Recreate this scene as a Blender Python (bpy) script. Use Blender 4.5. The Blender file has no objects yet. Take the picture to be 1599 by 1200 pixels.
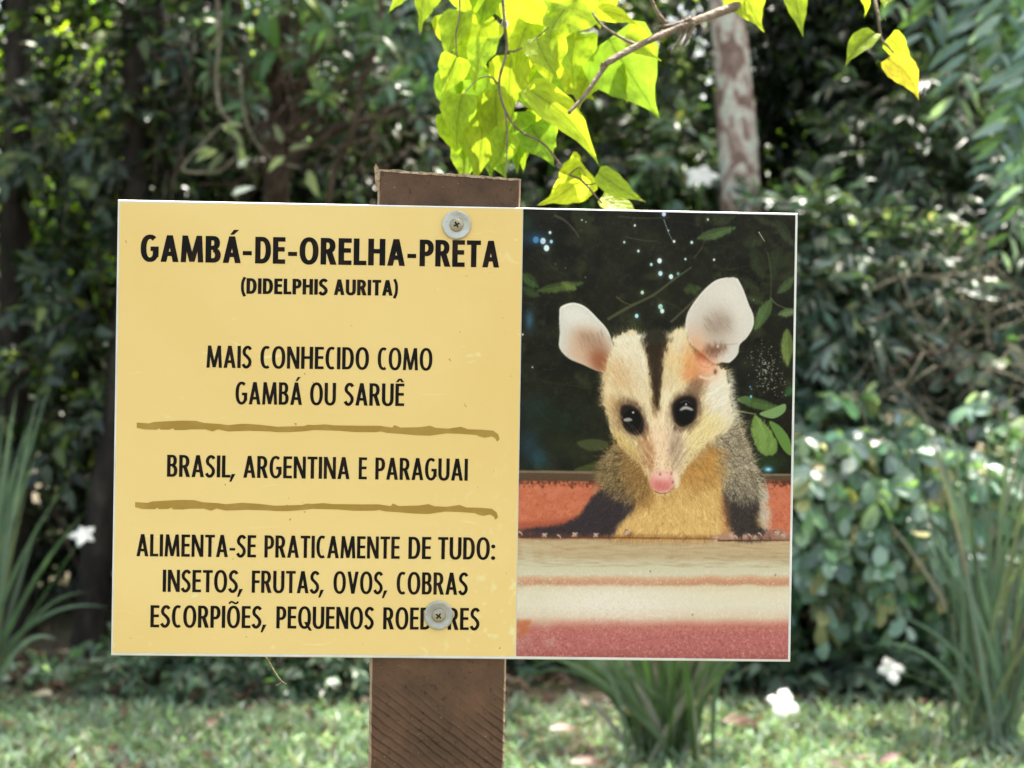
import bpy, math, random, time
import numpy as np
T0 = time.time()
rng = np.random.default_rng(11)
random.seed(5)
C = bpy.context.scene.collection
S = bpy.context.scene

# ------------------------------------------------------------------ camera, sky, sun, exposure
F, CX, CY, CZ = 2200.0, 799.5, 600.0, 1.1          # focal length in photo pixels, centre, eye height
cam_d = bpy.data.cameras.new('camera')
cam = bpy.data.objects.new('camera', cam_d); C.objects.link(cam)
cam.location = (0, 0, CZ); cam.rotation_euler = (math.pi/2, 0, 0)
cam_d.sensor_width = 36.0; cam_d.lens = F/1599*36
cam_d.clip_start = 0.02; cam_d.clip_end = 900
cam_d.dof.use_dof = True; cam_d.dof.focus_distance = 0.872; cam_d.dof.aperture_fstop = 10.5
S.camera = cam
SUN_EL, SUN_AZ = 68.0, 32.0                          # behind the sign, high, a little to the right
w = bpy.data.worlds.new('World'); S.world = w; w.use_nodes = True
wn = w.node_tree.nodes; wl = w.node_tree.links
bg = wn['Background']; sky = wn.new('ShaderNodeTexSky'); sky.sky_type = 'NISHITA'; sky.sun_disc = False
sky.sun_elevation = math.radians(SUN_EL); sky.sun_rotation = math.radians(SUN_AZ)
sky.air_density = 1.0; sky.dust_density = 3.5; sky.ozone_density = 0.6
wbm = wn.new('ShaderNodeMix'); wbm.data_type = 'RGBA'; wbm.blend_type = 'MULTIPLY'; wbm.inputs[0].default_value = 1
wbm.inputs[7].default_value = (1.14, 1.0, .80, 1)   # the photograph is balanced for open shade
wl.new(sky.outputs[0], wbm.inputs[6]); wl.new(wbm.outputs[2], bg.inputs[0]); bg.inputs[1].default_value = 0.15
sd = bpy.data.lights.new('sun', 'SUN'); sd.energy = 4.6; sd.angle = math.radians(0.5); sd.color = (1, .95, .86)
sun = bpy.data.objects.new('sun', sd); C.objects.link(sun); sun.location = (2, 12, 20)
sun.rotation_euler = (math.radians(90-SUN_EL), 0, math.radians(180-SUN_AZ))
S.view_settings.view_transform = 'Standard'; S.view_settings.look = 'None'
S.view_settings.gamma = 1; S.view_settings.use_curve_mapping = False
S.view_settings.exposure = 2.0
S.render.engine = 'CYCLES'
cy = S.cycles
cy.use_denoising = True
cy.max_bounces = 7; cy.diffuse_bounces = 4; cy.glossy_bounces = 2; cy.transmission_bounces = 5; cy.transparent_max_bounces = 8
cy.sample_clamp_indirect = 6
GAIN = (0.98, 1.03, 1.09)    # display-linear brightness of a white card hung where the sign hangs

# ------------------------------------------------------------------ small helpers
def lin(c):
    c = np.asarray(c, float)/255.0
    return np.where(c <= 0.04045, c/12.92, ((c+0.055)/1.055)**2.4)
def P(px, py, d):
    """photo pixel at depth d -> world point"""
    return np.array([(px-CX)/F*d, d, CZ-(py-CY)/F*d])
def alb(c):
    a = lin(c)/np.array(GAIN); return tuple(np.clip(a, .004, .86))+(1.0,)
def empty(name, loc, label=None, cat=None, group=None):
    o = bpy.data.objects.new(name, None); C.objects.link(o); o.location = loc; o.empty_display_size = .1
    if label: o['label'] = label
    if cat: o['category'] = cat
    if group: o['group'] = group
    return o
def link(name, me, mat=None, parent=None, world=False):
    o = bpy.data.objects.new(name, me); C.objects.link(o)
    if mat is not None and not me.materials: me.materials.append(mat)
    if parent is not None:
        o.parent = parent
    return o
def mesh(name, v, f, smooth=True):
    me = bpy.data.meshes.new(name); me.from_pydata([tuple(map(float, p)) for p in v], [], f); me.update()
    if smooth: me.polygons.foreach_set('use_smooth', [True]*len(me.polygons))
    return me
def fastmesh(name, V, tris, quads, col=None, smooth=True):
    me = bpy.data.meshes.new(name)
    nt, nq = len(tris), len(quads)
    me.vertices.add(len(V)); me.vertices.foreach_set('co', np.ascontiguousarray(V, dtype=np.float32).ravel())
    loops = np.concatenate([np.asarray(tris).ravel(), np.asarray(quads).ravel()]).astype(np.int32)
    me.loops.add(len(loops)); me.loops.foreach_set('vertex_index', loops)
    me.polygons.add(nt+nq)
    st = np.concatenate([np.arange(nt)*3, nt*3+np.arange(nq)*4]).astype(np.int32)
    me.polygons.foreach_set('loop_start', st)
    me.polygons.foreach_set('use_smooth', np.full(nt+nq, smooth))
    me.update(calc_edges=True); me.validate()
    if col is not None:
        a = me.color_attributes.new('tint', 'FLOAT_COLOR', 'POINT')
        cc = np.ones((len(V), 4), np.float32); cc[:, :3] = col
        a.data.foreach_set('color', cc.ravel())
    return me
def unit(a):
    a = np.asarray(a, float); n = np.linalg.norm(a, axis=-1, keepdims=True); return a/np.maximum(n, 1e-9)
def catmull(pts, n=6, closed=False):
    p = np.asarray(pts, float); m = len(p); out = []
    rngk = range(m if closed else m-1)
    for i in rngk:
        if closed: a, b, c, d = p[(i-1) % m], p[i], p[(i+1) % m], p[(i+2) % m]
        else: a, b, c, d = p[max(i-1, 0)], p[i], p[i+1], p[min(i+2, m-1)]
        for k in range(n):
            t = k/n
            out.append(.5*((2*b)+(-a+c)*t+(2*a-5*b+4*c-d)*t*t+(-a+3*b-3*c+d)*t**3))
    if not closed: out.append(p[-1])
    return np.array(out)
def tube_data(pts, rad, seg=8, n=5, jit=0.0, r=None):
    """tapered tube through the points; returns verts, quads"""
    r = r or rng
    pr = np.column_stack([np.asarray(pts, float), np.asarray(rad, float)])
    q = catmull(pr, n) if n > 1 else pr
    c, rr = q[:, :3], np.maximum(q[:, 3], 1e-4)
    t = unit(np.gradient(c, axis=0)); a = np.array([0.31, 0.17, 0.93])
    V = []
    ref = unit(np.cross(t[0], a)) if abs(np.dot(t[0], a)) < .98 else unit(np.cross(t[0], [1, 0, 0]))
    for i in range(len(c)):
        ref = unit(ref-np.dot(ref, t[i])*t[i]); b = np.cross(t[i], ref)
        for k in range(seg):
            th = 2*math.pi*k/seg; R = rr[i]*(1+jit*r.normal())
            V.append(c[i]+R*(math.cos(th)*ref+math.sin(th)*b))
    Q = [(i*seg+k, i*seg+(k+1) % seg, (i+1)*seg+(k+1) % seg, (i+1)*seg+k) for i in range(len(c)-1) for k in range(seg)]
    V.append(c[0]); V.append(c[-1]); T = []
    for k in range(seg):
        T.append((len(V)-2, (k+1) % seg, k)); e = (len(c)-1)*seg
        T.append((len(V)-1, e+k, e+(k+1) % seg))
    return np.array(V), T, Q
def tube(name, pts, rad, mat, parent=None, seg=8, n=5, jit=0.0):
    V, T, Q = tube_data(pts, rad, seg, n, jit)
    if parent is not None: V = V-np.array(parent.matrix_world.translation if False else parent.get('_o', (0, 0, 0)))
    return link(name, fastmesh(name, V, np.array(T), np.array(Q)), mat, parent)
def tubes(name, lst, mat, parent=None, seg=4):
    Vs, Ts, Qs, o = [], [], [], 0
    for pts, rad in lst:
        V, T, Q = tube_data(pts, rad, seg, 2)
        Vs.append(V); Ts.append(np.array(T)+o); Qs.append(np.array(Q)+o); o += len(V)
    V = np.concatenate(Vs)
    if parent is not None: V = V-np.array(parent.get('_o', (0, 0, 0)))
    return link(name, fastmesh(name, V, np.concatenate(Ts), np.concatenate(Qs)), mat, parent)
def root(name, loc, label, cat, group=None):
    o = empty(name, loc, label, cat, group); o['_o'] = [float(x) for x in loc]; return o

# ------------------------------------------------------------------ materials
def newmat(name):
    m = bpy.data.materials.new(name); m.use_nodes = True
    n = m.node_tree.nodes; l = m.node_tree.links; b = n['Principled BSDF']; return m, n, l, b
def leafmat(name, trans=0.35, tcol=(1.25, 1.5, .45), rough=.42, spec=.5, vein=0.0, objvar=.0):
    m, n, l, b = newmat(name)
    at = n.new('ShaderNodeAttribute'); at.attribute_name = 'tint'
    src = at.outputs['Color']
    if objvar:
        oi = n.new('ShaderNodeObjectInfo'); mr = n.new('ShaderNodeMapRange'); mr.inputs['To Min'].default_value = 1-objvar; mr.inputs['To Max'].default_value = 1+objvar
        l.new(oi.outputs['Random'], mr.inputs['Value'])
        sc = n.new('ShaderNodeVectorMath'); sc.operation = 'SCALE'; l.new(src, sc.inputs[0]); l.new(mr.outputs[0], sc.inputs['Scale']); src = sc.outputs[0]
    tc = n.new('ShaderNodeTexCoord')
    no = n.new('ShaderNodeTexNoise'); no.inputs['Scale'].default_value = 45; no.inputs['Detail'].default_value = 4
    l.new(tc.outputs['Object'], no.inputs['Vector'])
    mr2 = n.new('ShaderNodeMapRange'); mr2.inputs['To Min'].default_value = .72; mr2.inputs['To Max'].default_value = 1.28
    l.new(no.outputs[0], mr2.inputs['Value'])
    sc2 = n.new('ShaderNodeVectorMath'); sc2.operation = 'SCALE'; l.new(src, sc2.inputs[0]); l.new(mr2.outputs[0], sc2.inputs['Scale']); src = sc2.outputs[0]
    l.new(src, b.inputs['Base Color']); b.inputs['Roughness'].default_value = rough
    b.inputs['Specular IOR Level'].default_value = spec
    tr = n.new('ShaderNodeBsdfTranslucent'); mu = n.new('ShaderNodeVectorMath'); mu.operation = 'MULTIPLY'
    l.new(src, mu.inputs[0]); mu.inputs[1].default_value = tcol; l.new(mu.outputs[0], tr.inputs['Color'])
    mx = n.new('ShaderNodeMixShader'); mx.inputs[0].default_value = trans
    l.new(b.outputs[0], mx.inputs[1]); l.new(tr.outputs[0], mx.inputs[2]); l.new(mx.outputs[0], n['Material Output'].inputs['Surface'])
    return m
def noisemat(name, cols, scale=8, rough=.85, bump=.3, detail=8, stretch=(1, 1, 1), pos=None, spec=.3, bscale=None, coord='Object'):
    m, n, l, b = newmat(name)
    tc = n.new('ShaderNodeTexCoord'); mp = n.new('ShaderNodeMapping'); mp.inputs['Scale'].default_value = stretch
    l.new(tc.outputs[coord], mp.inputs[0])
    no = n.new('ShaderNodeTexNoise'); no.inputs['Scale'].default_value = scale; no.inputs['Detail'].default_value = detail; no.inputs['Roughness'].default_value = .6
    l.new(mp.outputs[0], no.inputs['Vector'])
    cr = n.new('ShaderNodeValToRGB'); e = cr.color_ramp.elements
    k = len(cols); pos = pos or [.3+.4*i/(k-1) for i in range(k)]
    while len(e) < k: e.new(.5)
    for i in range(k): e[i].position = pos[i]; e[i].color = tuple(cols[i][:3])+(1,)
    l.new(no.outputs[0], cr.inputs[0]); l.new(cr.outputs[0], b.inputs['Base Color'])
    b.inputs['Roughness'].default_value = rough; b.inputs['Specular IOR Level'].default_value = spec
    if bump:
        nb = n.new('ShaderNodeTexNoise'); nb.inputs['Scale'].default_value = bscale or scale*3; nb.inputs['Detail'].default_value = 6
        l.new(mp.outputs[0], nb.inputs['Vector'])
        bp = n.new('ShaderNodeBump'); bp.inputs['Strength'].default_value = bump; bp.inputs['Distance'].default_value = .02
        l.new(nb.outputs[0], bp.inputs['Height']); l.new(bp.outputs[0], b.inputs['Normal'])
    return m

M_leaf = leafmat('leaf_green', .32, rough=.38, spec=.5)
M_lit = leafmat('leaf_thin_lime', .62, tcol=(1.2, 1.4, .5), rough=.4)
M_leafp = leafmat('leaf_green_piece', .32, rough=.38, spec=.5, objvar=.55)
def add_veins(m):
    n = m.node_tree.nodes; l = m.node_tree.links
    uv = n.new('ShaderNodeUVMap'); se = n.new('ShaderNodeSeparateXYZ'); l.new(uv.outputs[0], se.inputs[0])
    def mth(op, a, b_=None, c=None):
        q = n.new('ShaderNodeMath'); q.operation = op
        for k, v in enumerate((a, b_, c)):
            if v is None: continue
            if isinstance(v, (int, float)): q.inputs[k].default_value = v
            else: l.new(v, q.inputs[k])
        return q.outputs[0]
    ax = mth('ABSOLUTE', mth('SUBTRACT', se.outputs[0], .5)); ph = mth('SUBTRACT', mth('MULTIPLY', se.outputs[1], 7.0), mth('MULTIPLY', mth('POWER', ax, .8), 4.6))
    fr = mth('ABSOLUTE', mth('SUBTRACT', mth('FRACT', ph), .5)); side = n.new('ShaderNodeMapRange'); l.new(fr, side.inputs['Value']); side.inputs['From Min'].default_value = .43; side.inputs['From Max'].default_value = .5; side.inputs['To Min'].default_value = 1; side.inputs['To Max'].default_value = .82
    mid = n.new('ShaderNodeMapRange'); l.new(ax, mid.inputs['Value']); mid.inputs['From Min'].default_value = .008; mid.inputs['From Max'].default_value = .03; mid.inputs['To Min'].default_value = .72; mid.inputs['To Max'].default_value = 1
    no = n.new('ShaderNodeTexNoise'); no.inputs['Scale'].default_value = 9; no.inputs['Detail'].default_value = 5; l.new(uv.outputs[0], no.inputs['Vector']); mo = n.new('ShaderNodeMapRange'); l.new(no.outputs[0], mo.inputs['Value']); mo.inputs['From Min'].default_value = .3; mo.inputs['From Max'].default_value = .7; mo.inputs['To Min'].default_value = .78; mo.inputs['To Max'].default_value = 1.15
    f = mth('MULTIPLY', mth('MULTIPLY', side.outputs[0], mid.outputs[0]), mo.outputs[0])
    b = n['Principled BSDF']; src = b.inputs['Base Color'].links[0].from_socket
    sc = n.new('ShaderNodeVectorMath'); sc.operation = 'SCALE'; l.new(src, sc.inputs[0]); l.new(f, sc.inputs['Scale'])
    for lk in list(src.links):
        if lk.to_node != sc: to = lk.to_socket; l.remove(lk); l.new(sc.outputs[0], to)
    bp = n.new('ShaderNodeBump'); bp.inputs['Strength'].default_value = .5; bp.inputs['Distance'].default_value = .002; l.new(f, bp.inputs['Height']); l.new(bp.outputs[0], b.inputs['Normal'])
    return m
M_glow = leafmat('leaf_young_lime', .62, tcol=(1.0, 1.0, 1.0), rough=.38, spec=.45, objvar=.10)
add_veins(M_glow)
M_strap = leafmat('strap_leaf', .18, tcol=(1, 1.25, .6), rough=.42, objvar=.25)
M_grass = leafmat('grass_blade', .3, tcol=(1.1, 1.3, .6), rough=.5)
M_petal = leafmat('petal', .35, tcol=(1, 1, 1), rough=.5)
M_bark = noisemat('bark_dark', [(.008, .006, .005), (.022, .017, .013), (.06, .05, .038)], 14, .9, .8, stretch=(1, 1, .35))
M_bark_b = noisemat('bark_brown', [(.025, .016, .011), (.06, .038, .026), (.13, .095, .07)], 18, .9, .7, stretch=(1, 1, .3))
M_twig = noisemat('twig_bark', [(.09, .065, .045), (.17, .13, .09), (.28, .23, .18)], 60, .75, .4, stretch=(1, 1, 1))
M_vine = noisemat('vine_bark', [(.08, .07, .045), (.16, .14, .10), (.26, .24, .18)], 20, .85, .4)
M_soil = noisemat('soil', [(.030, .020, .014), (.075, .052, .037), (.14, .10, .075)], 14, .95, .8)

# ------------------------------------------------------------------ leaf scattering
def template(kind):
    if kind == 'tiny':    rows = [(.45, 1.0)]
    elif kind == 'ovate': rows = [(.30, 1.0), (.68, .66)]
    elif kind == 'lance': rows = [(.28, .85), (.62, .95)]
    elif kind == 'round': rows = [(.25, .72), (.62, 1.0), (.88, .72)]
    elif kind == 'fine':  rows = [(.12, .55), (.3, .95), (.5, 1.0), (.72, .68), (.88, .30)]
    v = [(0, 0, 0)]
    for t, wd in rows:
        z = -.22*t*t
        v += [(-.5*wd, t, z+.10*wd), (0, t, z), (.5*wd, t, z+.10*wd)]
    v.append((0, 1, -.24)); e = len(v)-1
    T = [(0, 2, 1), (0, 3, 2)]; Q = []
    for i in range(len(rows)-1):
        a = 1+3*i; b = a+3
        Q += [(a, a+1, b+1, b), (a+1, a+2, b+2, b+1)]
    a = 1+3*(len(rows)-1); T += [(a, a+1, e), (a+1, a+2, e)]
    return np.array(v, float), np.array(T), np.array(Q).reshape(-1, 4)
TPL = {k: template(k) for k in ('tiny', 'ovate', 'lance', 'round', 'fine')}
def scatter(name, kind, pos, d, nrm, L, W, col, mat, parent=None, stuff=True):
    tv, tt, tq = TPL[kind]; N = len(pos); k = len(tv)
    d = unit(d); x = unit(np.cross(d, nrm)); z = np.cross(x, d)
    L = np.broadcast_to(L, N)[:, None, None]; W = np.broadcast_to(W, N)[:, None, None]
    V = pos[:, None, :]+x[:, None, :]*(tv[None, :, 0:1]*W)+d[:, None, :]*(tv[None, :, 1:2]*L)+z[:, None, :]*(tv[None, :, 2:3]*L*.8)
    if parent is not None: V = V-np.array(parent.get('_o', (0, 0, 0)))
    off = (np.arange(N)*k)[:, None, None]
    T = (tt[None]+off).reshape(-1, 3); Q = (tq[None]+off).reshape(-1, 4)
    me = fastmesh(name, V.reshape(-1, 3), T, Q, np.repeat(col, k, axis=0))
    o = link(name, me, mat, parent)
    if stuff: o['kind'] = 'stuff'
    return o
def palette(n, cols, weights=None, var=.22, r=None):
    r = r or rng
    c = np.array(cols, float); i = r.choice(len(c), n, p=weights)
    return c[i]*(1+var*r.normal(size=(n, 1))).clip(.4, 1.8)*(1+.08*r.normal(size=(n, 3)))
def sprays(blobs, ntw, nl, Lt, kindL, droop=.6, fan=55, r=None, flat=.6):
    """leaves set alternately along short twigs that leave ellipsoid blobs.  returns twigs, leaf pos/dir/normal/len"""
    r = r or rng
    tw = []; pos = []; dr = []; nm = []
    wts = np.array([b[6] for b in blobs], float); wts /= wts.sum()
    pick = r.choice(len(blobs), ntw, p=wts)
    for i in pick:
        cx, cy_, cz, rx, ry, rz = blobs[i][:6]
        u = unit(r.normal(size=3)); rad = r.uniform(.35, 1)**.45
        p = np.array([cx, cy_, cz])+u*np.array([rx, ry, rz])*rad
        d = unit(u+.55*r.normal(size=3)+np.array([0, -.35, -.1]))
        Lk = Lt*r.uniform(.6, 1.35); m = max(3, int(nl*r.uniform(.7, 1.3)))
        t = np.linspace(.12, 1, m)[:, None]
        path = p+d*Lk*t+np.array([0, 0, -1])*droop*Lk*t**2*.6
        tan = unit(d+np.array([0, 0, -1])*droop*1.2*t)
        side = unit(np.cross(tan, np.array([0, 0, 1])+.5*r.normal(size=3)))
        sg = np.where(np.arange(m) % 2 == 0, 1, -1)[:, None]
        a = math.radians(fan)*(1-.4*t)
        ld = tan*np.cos(a)+side*sg*np.sin(a)+np.array([0, 0, -.25*droop])+.18*r.normal(size=(m, 3))
        n0 = unit(np.cross(side, tan)); n0 = np.where(n0[:, 2:3] < 0, -n0, n0)
        pos.append(path); dr.append(ld); nm.append(n0*flat+(1-flat)*r.normal(size=(m, 3))+np.array([0, -.3, .1]))
        tw.append((np.array([p, path[m//2], path[-1]]), [.0035, .0028, .0012]))
    return tw, np.concatenate(pos), unit(np.concatenate(dr)), np.concatenate(nm)
LEAFMESH = {}
def leaf_piece(kind, L, W, col, mat):
    key = (kind, round(L, 3), round(W, 3), tuple(np.round(col, 3)), mat.name)
    if key not in LEAFMESH:
        tv, tt, tq = TPL[kind]
        V = tv*np.array([W, L, L*.8]); LEAFMESH[key] = fastmesh('leaf', V, tt, tq, np.repeat(np.array(col)[None], len(tv), axis=0))
        LEAFMESH[key].materials.append(mat)
    return LEAFMESH[key]
from mathutils import Matrix, Vector
def basis(p, d, nrm, s=1.0):
    d = unit(d); x = unit(np.cross(d, nrm)); z = np.cross(x, d)
    m = Matrix(((x[0]*s, d[0]*s, z[0]*s, p[0]), (x[1]*s, d[1]*s, z[1]*s, p[1]), (x[2]*s, d[2]*s, z[2]*s, p[2]), (0, 0, 0, 1)))
    return m
def plant(name, base, label, cat, blobs, ntw, nl, Lt, kind, L, W, cols, weights=None, droop=.6, fan=55, pieces=0, stems=6, stemr=.02,
          mat=None, matp=None, stemmat=None, group=None, seed=1, twigs=True, var=.22, visible=None, flat=.6):
    r = np.random.default_rng(seed)
    rt = root(name, base, label, cat, group)
    tw, pos, d, nm = sprays(blobs, ntw, nl, Lt, kind, droop, fan, r, flat)
    keep = pos[:, 2] > .02
    pos, d, nm = pos[keep], d[keep], nm[keep]; n = len(pos)
    Ls = L*r.uniform(.65, 1.25, n); col = palette(n, cols, weights, var*1.5, r)
    st = np.zeros(n, bool)
    if pieces:
        px = CX+F*pos[:, 0]/pos[:, 1]; py = CY-F*(pos[:, 2]-CZ)/pos[:, 1]
        ok = (px > -10) & (px < 1610) & (py > -10) & (py < 1210) & ~((px > 195) & (px < 1225) & (py > 330) & (py < 1015))
        cand = np.where(ok)[0]
        # the nearest and longest in view
        sc = pos[cand, 1]*1.0-Ls[cand]*2; cand = cand[np.argsort(sc)][:pieces]; st[cand] = True
        lv = [.7, .9, 1.1]; cc = np.array(cols, float)
        b = np.array(base, float)
        for i in cand:
            ci = int(r.choice(len(cc), p=weights)); me = leaf_piece(kind, L, W, cc[ci], matp or M_leafp)
            o = bpy.data.objects.new('leaf', me); C.objects.link(o); o.parent = rt
            o.matrix_local = basis(pos[i]-b, d[i], nm[i], Ls[i]/L)
    m = ~st
    scatter('foliage', kind, pos[m], d[m], nm[m], Ls[m], Ls[m]*W/L, col[m], mat or M_leaf, rt)
    if twigs:
        o = tubes('twigs', tw, stemmat or M_vine, rt, 3); o['kind'] = 'stuff'
    for k in range(stems):
        bl = blobs[k % len(blobs)]
        e = np.array(bl[:3])+r.normal(size=3)*np.array(bl[3:6])*.35
        s = np.array(base)+np.array([r.normal()*.07, r.normal()*.05, -.03]); mid = (s+e)/2+r.normal(size=3)*.08
        tube('stem', [s, mid, e], [stemr, stemr*.75, stemr*.35], stemmat or M_bark_b, rt, 6, 4, .04)
    return rt

# =================================================================== GROUND
def ground():
    xs = np.concatenate([[-300, -60, -15], np.linspace(-6, 6, 90), [15, 60, 300]])
    ys = np.concatenate([[-300, -60, -10, -2], np.linspace(0, 9, 80), [14, 60, 300]])
    X, Y = np.meshgrid(xs, ys)
    Z = .012*np.sin(X*2.3+1)*np.sin(Y*1.9)+.008*np.sin(X*7.1+Y*3)+.006*np.sin(Y*11-X*5)
    V = np.stack([X, Y, Z], -1).reshape(-1, 3); nx, ny = len(xs), len(ys)
    Q = [(j*nx+i, j*nx+i+1, (j+1)*nx+i+1, (j+1)*nx+i) for j in range(ny-1) for i in range(nx-1)]
    m, n, l, b = newmat('ground_soil_and_thatch')
    tc = n.new('ShaderNodeTexCoord'); no = n.new('ShaderNodeTexNoise'); no.inputs['Scale'].default_value = 3.0; no.inputs['Detail'].default_value = 10; no.inputs['Roughness'].default_value = .7
    l.new(tc.outputs['Object'], no.inputs['Vector'])
    cr = n.new('ShaderNodeValToRGB'); e = cr.color_ramp.elements
    e[0].position = .36; e[0].color = (.05, .035, .024, 1); e[1].position = .62; e[1].color = (.05, .085, .025, 1)
    q = e.new(.5); q.color = (.09, .075, .045, 1)
    l.new(no.outputs[0], cr.inputs[0]); l.new(cr.outputs[0], b.inputs['Base Color']); b.inputs['Roughness'].default_value = .95
    nb = n.new('ShaderNodeTexNoise'); nb.inputs['Scale'].default_value = 60; l.new(tc.outputs['Object'], nb.inputs['Vector'])
    bp = n.new('ShaderNodeBump'); bp.inputs['Strength'].default_value = .7; bp.inputs['Distance'].default_value = .02
    l.new(nb.outputs[0], bp.inputs['Height']); l.new(bp.outputs[0], b.inputs['Normal'])
    o = link('ground', fastmesh('ground', V, np.zeros((0, 3), int), np.array(Q)), m); o['kind'] = 'structure'
ground()

def grass():
    r = np.random.default_rng(3); N = 90000
    x = r.uniform(-3.6, 3.6, N); y = r.uniform(2.6, 5.35, N)
    pn = np.sin(x*2.1+1.3)*np.sin(y*3.7)+.6*np.sin(x*5.3-y*2.2)+.5*np.sin(x*9+y*7)
    edge = 4.78+.10*np.sin(x*2.3)+.06*np.sin(x*7.7)
    keep = ((pn+r.normal(size=N)*.8 > -1.1) & (y < edge+r.normal(size=N)*.06)) & ~((np.abs(x-1.0) < .9) & (y > 4.75+.1*r.normal(size=N)))
    x, y = x[keep], y[keep]; n = len(x)
    pos = np.stack([x, y, np.full(n, .0)], 1)
    a = r.uniform(0, 2*math.pi, n); el = np.radians(r.uniform(12, 70, n))
    d = np.stack([np.cos(a)*np.cos(el), np.sin(a)*np.cos(el), np.sin(el)], 1)
    L = r.uniform(.03, .085, n); W = r.uniform(.006, .012, n)
    col = palette(n, [(.20, .30, .18), (.28, .39, .27), (.38, .47, .37), (.26, .22, .15)], [.32, .36, .22, .10], .25, r)
    nm = np.tile([0, 0, 1.0], (n, 1))+.4*r.normal(size=(n, 3))
    o = scatter('grass', 'ovate', pos, d, nm, L, W, col, M_grass); o['kind'] = 'stuff'
    o['label'] = 'short pale green lawn grass under and beyond the sign'; o['category'] = 'grass'
    # litter of dead leaves under the shrubs and on the lawn
    n = 2300; x = r.uniform(-3.6, 3.6, n); y = np.where(r.random(n) < .86, r.normal(5.25, .28, n), r.uniform(3.6, 5.0, n))
    pos = np.stack([x, y, r.uniform(.012, .035, n)], 1); a = r.uniform(0, 6.28, n)
    d = np.stack([np.cos(a), np.sin(a), r.normal(0, .15, n)], 1)
    nm = np.tile([0, 0, 1.0], (n, 1))+.3*r.normal(size=(n, 3))
    col = palette(n, [(.15, .09, .06), (.22, .14, .10), (.09, .06, .04), (.26, .20, .15)], [.35, .25, .3, .1], .2, r)
    o = scatter('leaf_litter', 'ovate', pos, d, nm, r.uniform(.04, .10, n), r.uniform(.02, .045, n), col, M_grass); o['kind'] = 'stuff'
    o['label'] = 'brown dead leaf litter along the edge of the shrubbery'; o['category'] = 'leaf litter'
grass()

# =================================================================== SIGN
SC = np.array([-0.03408789, 0.87105954, 1.06990747]); YAW, PIT, ROL = 0.03244784, 0.00389066, 0.01590472
SW, SH = .42, .27978331
Rm = (Matrix.Rotation(YAW, 3, 'Z') @ Matrix.Rotation(PIT, 3, 'X') @ Matrix.Rotation(ROL, 3, 'Y'))
Rn = np.array(Rm)
def sp(px, py):
    """photo pixel -> (u, v) in metres on the face of the board"""
    ray = np.array([(px-CX)/F, 1.0, -(py-CY)/F]); nrm = Rn@np.array([0, 1.0, 0]); c = SC-np.array([0, 0, CZ])
    t = np.dot(c, nrm)/np.dot(ray, nrm); q = Rn.T@(ray*t-c); return np.array([q[0], q[2]])
sign = root('information_sign', (-.055, .90, 0), 'yellow and photographic animal information sign screwed to a brown wooden post', 'sign')
sign_off = np.array([-.055, .90, 0])
def onboard(name, V, faces, mat, parent=sign, smooth=False, lab=None):
    """V in board axes (u right, y away from the viewer, v up)"""
    Wd = (np.asarray(V, float)@Rn.T)+SC-sign_off
    o = link(name, mesh(name, Wd, faces, smooth), mat, parent)
    if lab: o['label'] = lab
    return o
M_white = noisemat('white_board', [(.62, .62, .58), (.74, .74, .70), (.82, .82, .79)], 30, .55, .1)
def bevel_box(x0, x1, y0, y1, z0, z1, b):
    V = []
    for (yy, ins) in ((y0, b), (y0+b, 0), (y1-b, 0), (y1, b)):
        V += [(x0+ins, yy, z0+ins), (x1-ins, yy, z0+ins), (x1-ins, yy, z1-ins), (x0+ins, yy, z1-ins)]
    Fc = [(0, 1, 2, 3), (15, 14, 13, 12)]
    for k in range(3):
        for i in range(4):
            a = k*4+i; c = k*4+(i+1) % 4; Fc.append((a, a+4, c+4, c))
    return V, Fc
V, Fc = bevel_box(-SW/2, SW/2, 0, .0032, -SH/2, SH/2, .0006)
onboard('board', V, Fc, M_white)

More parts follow.
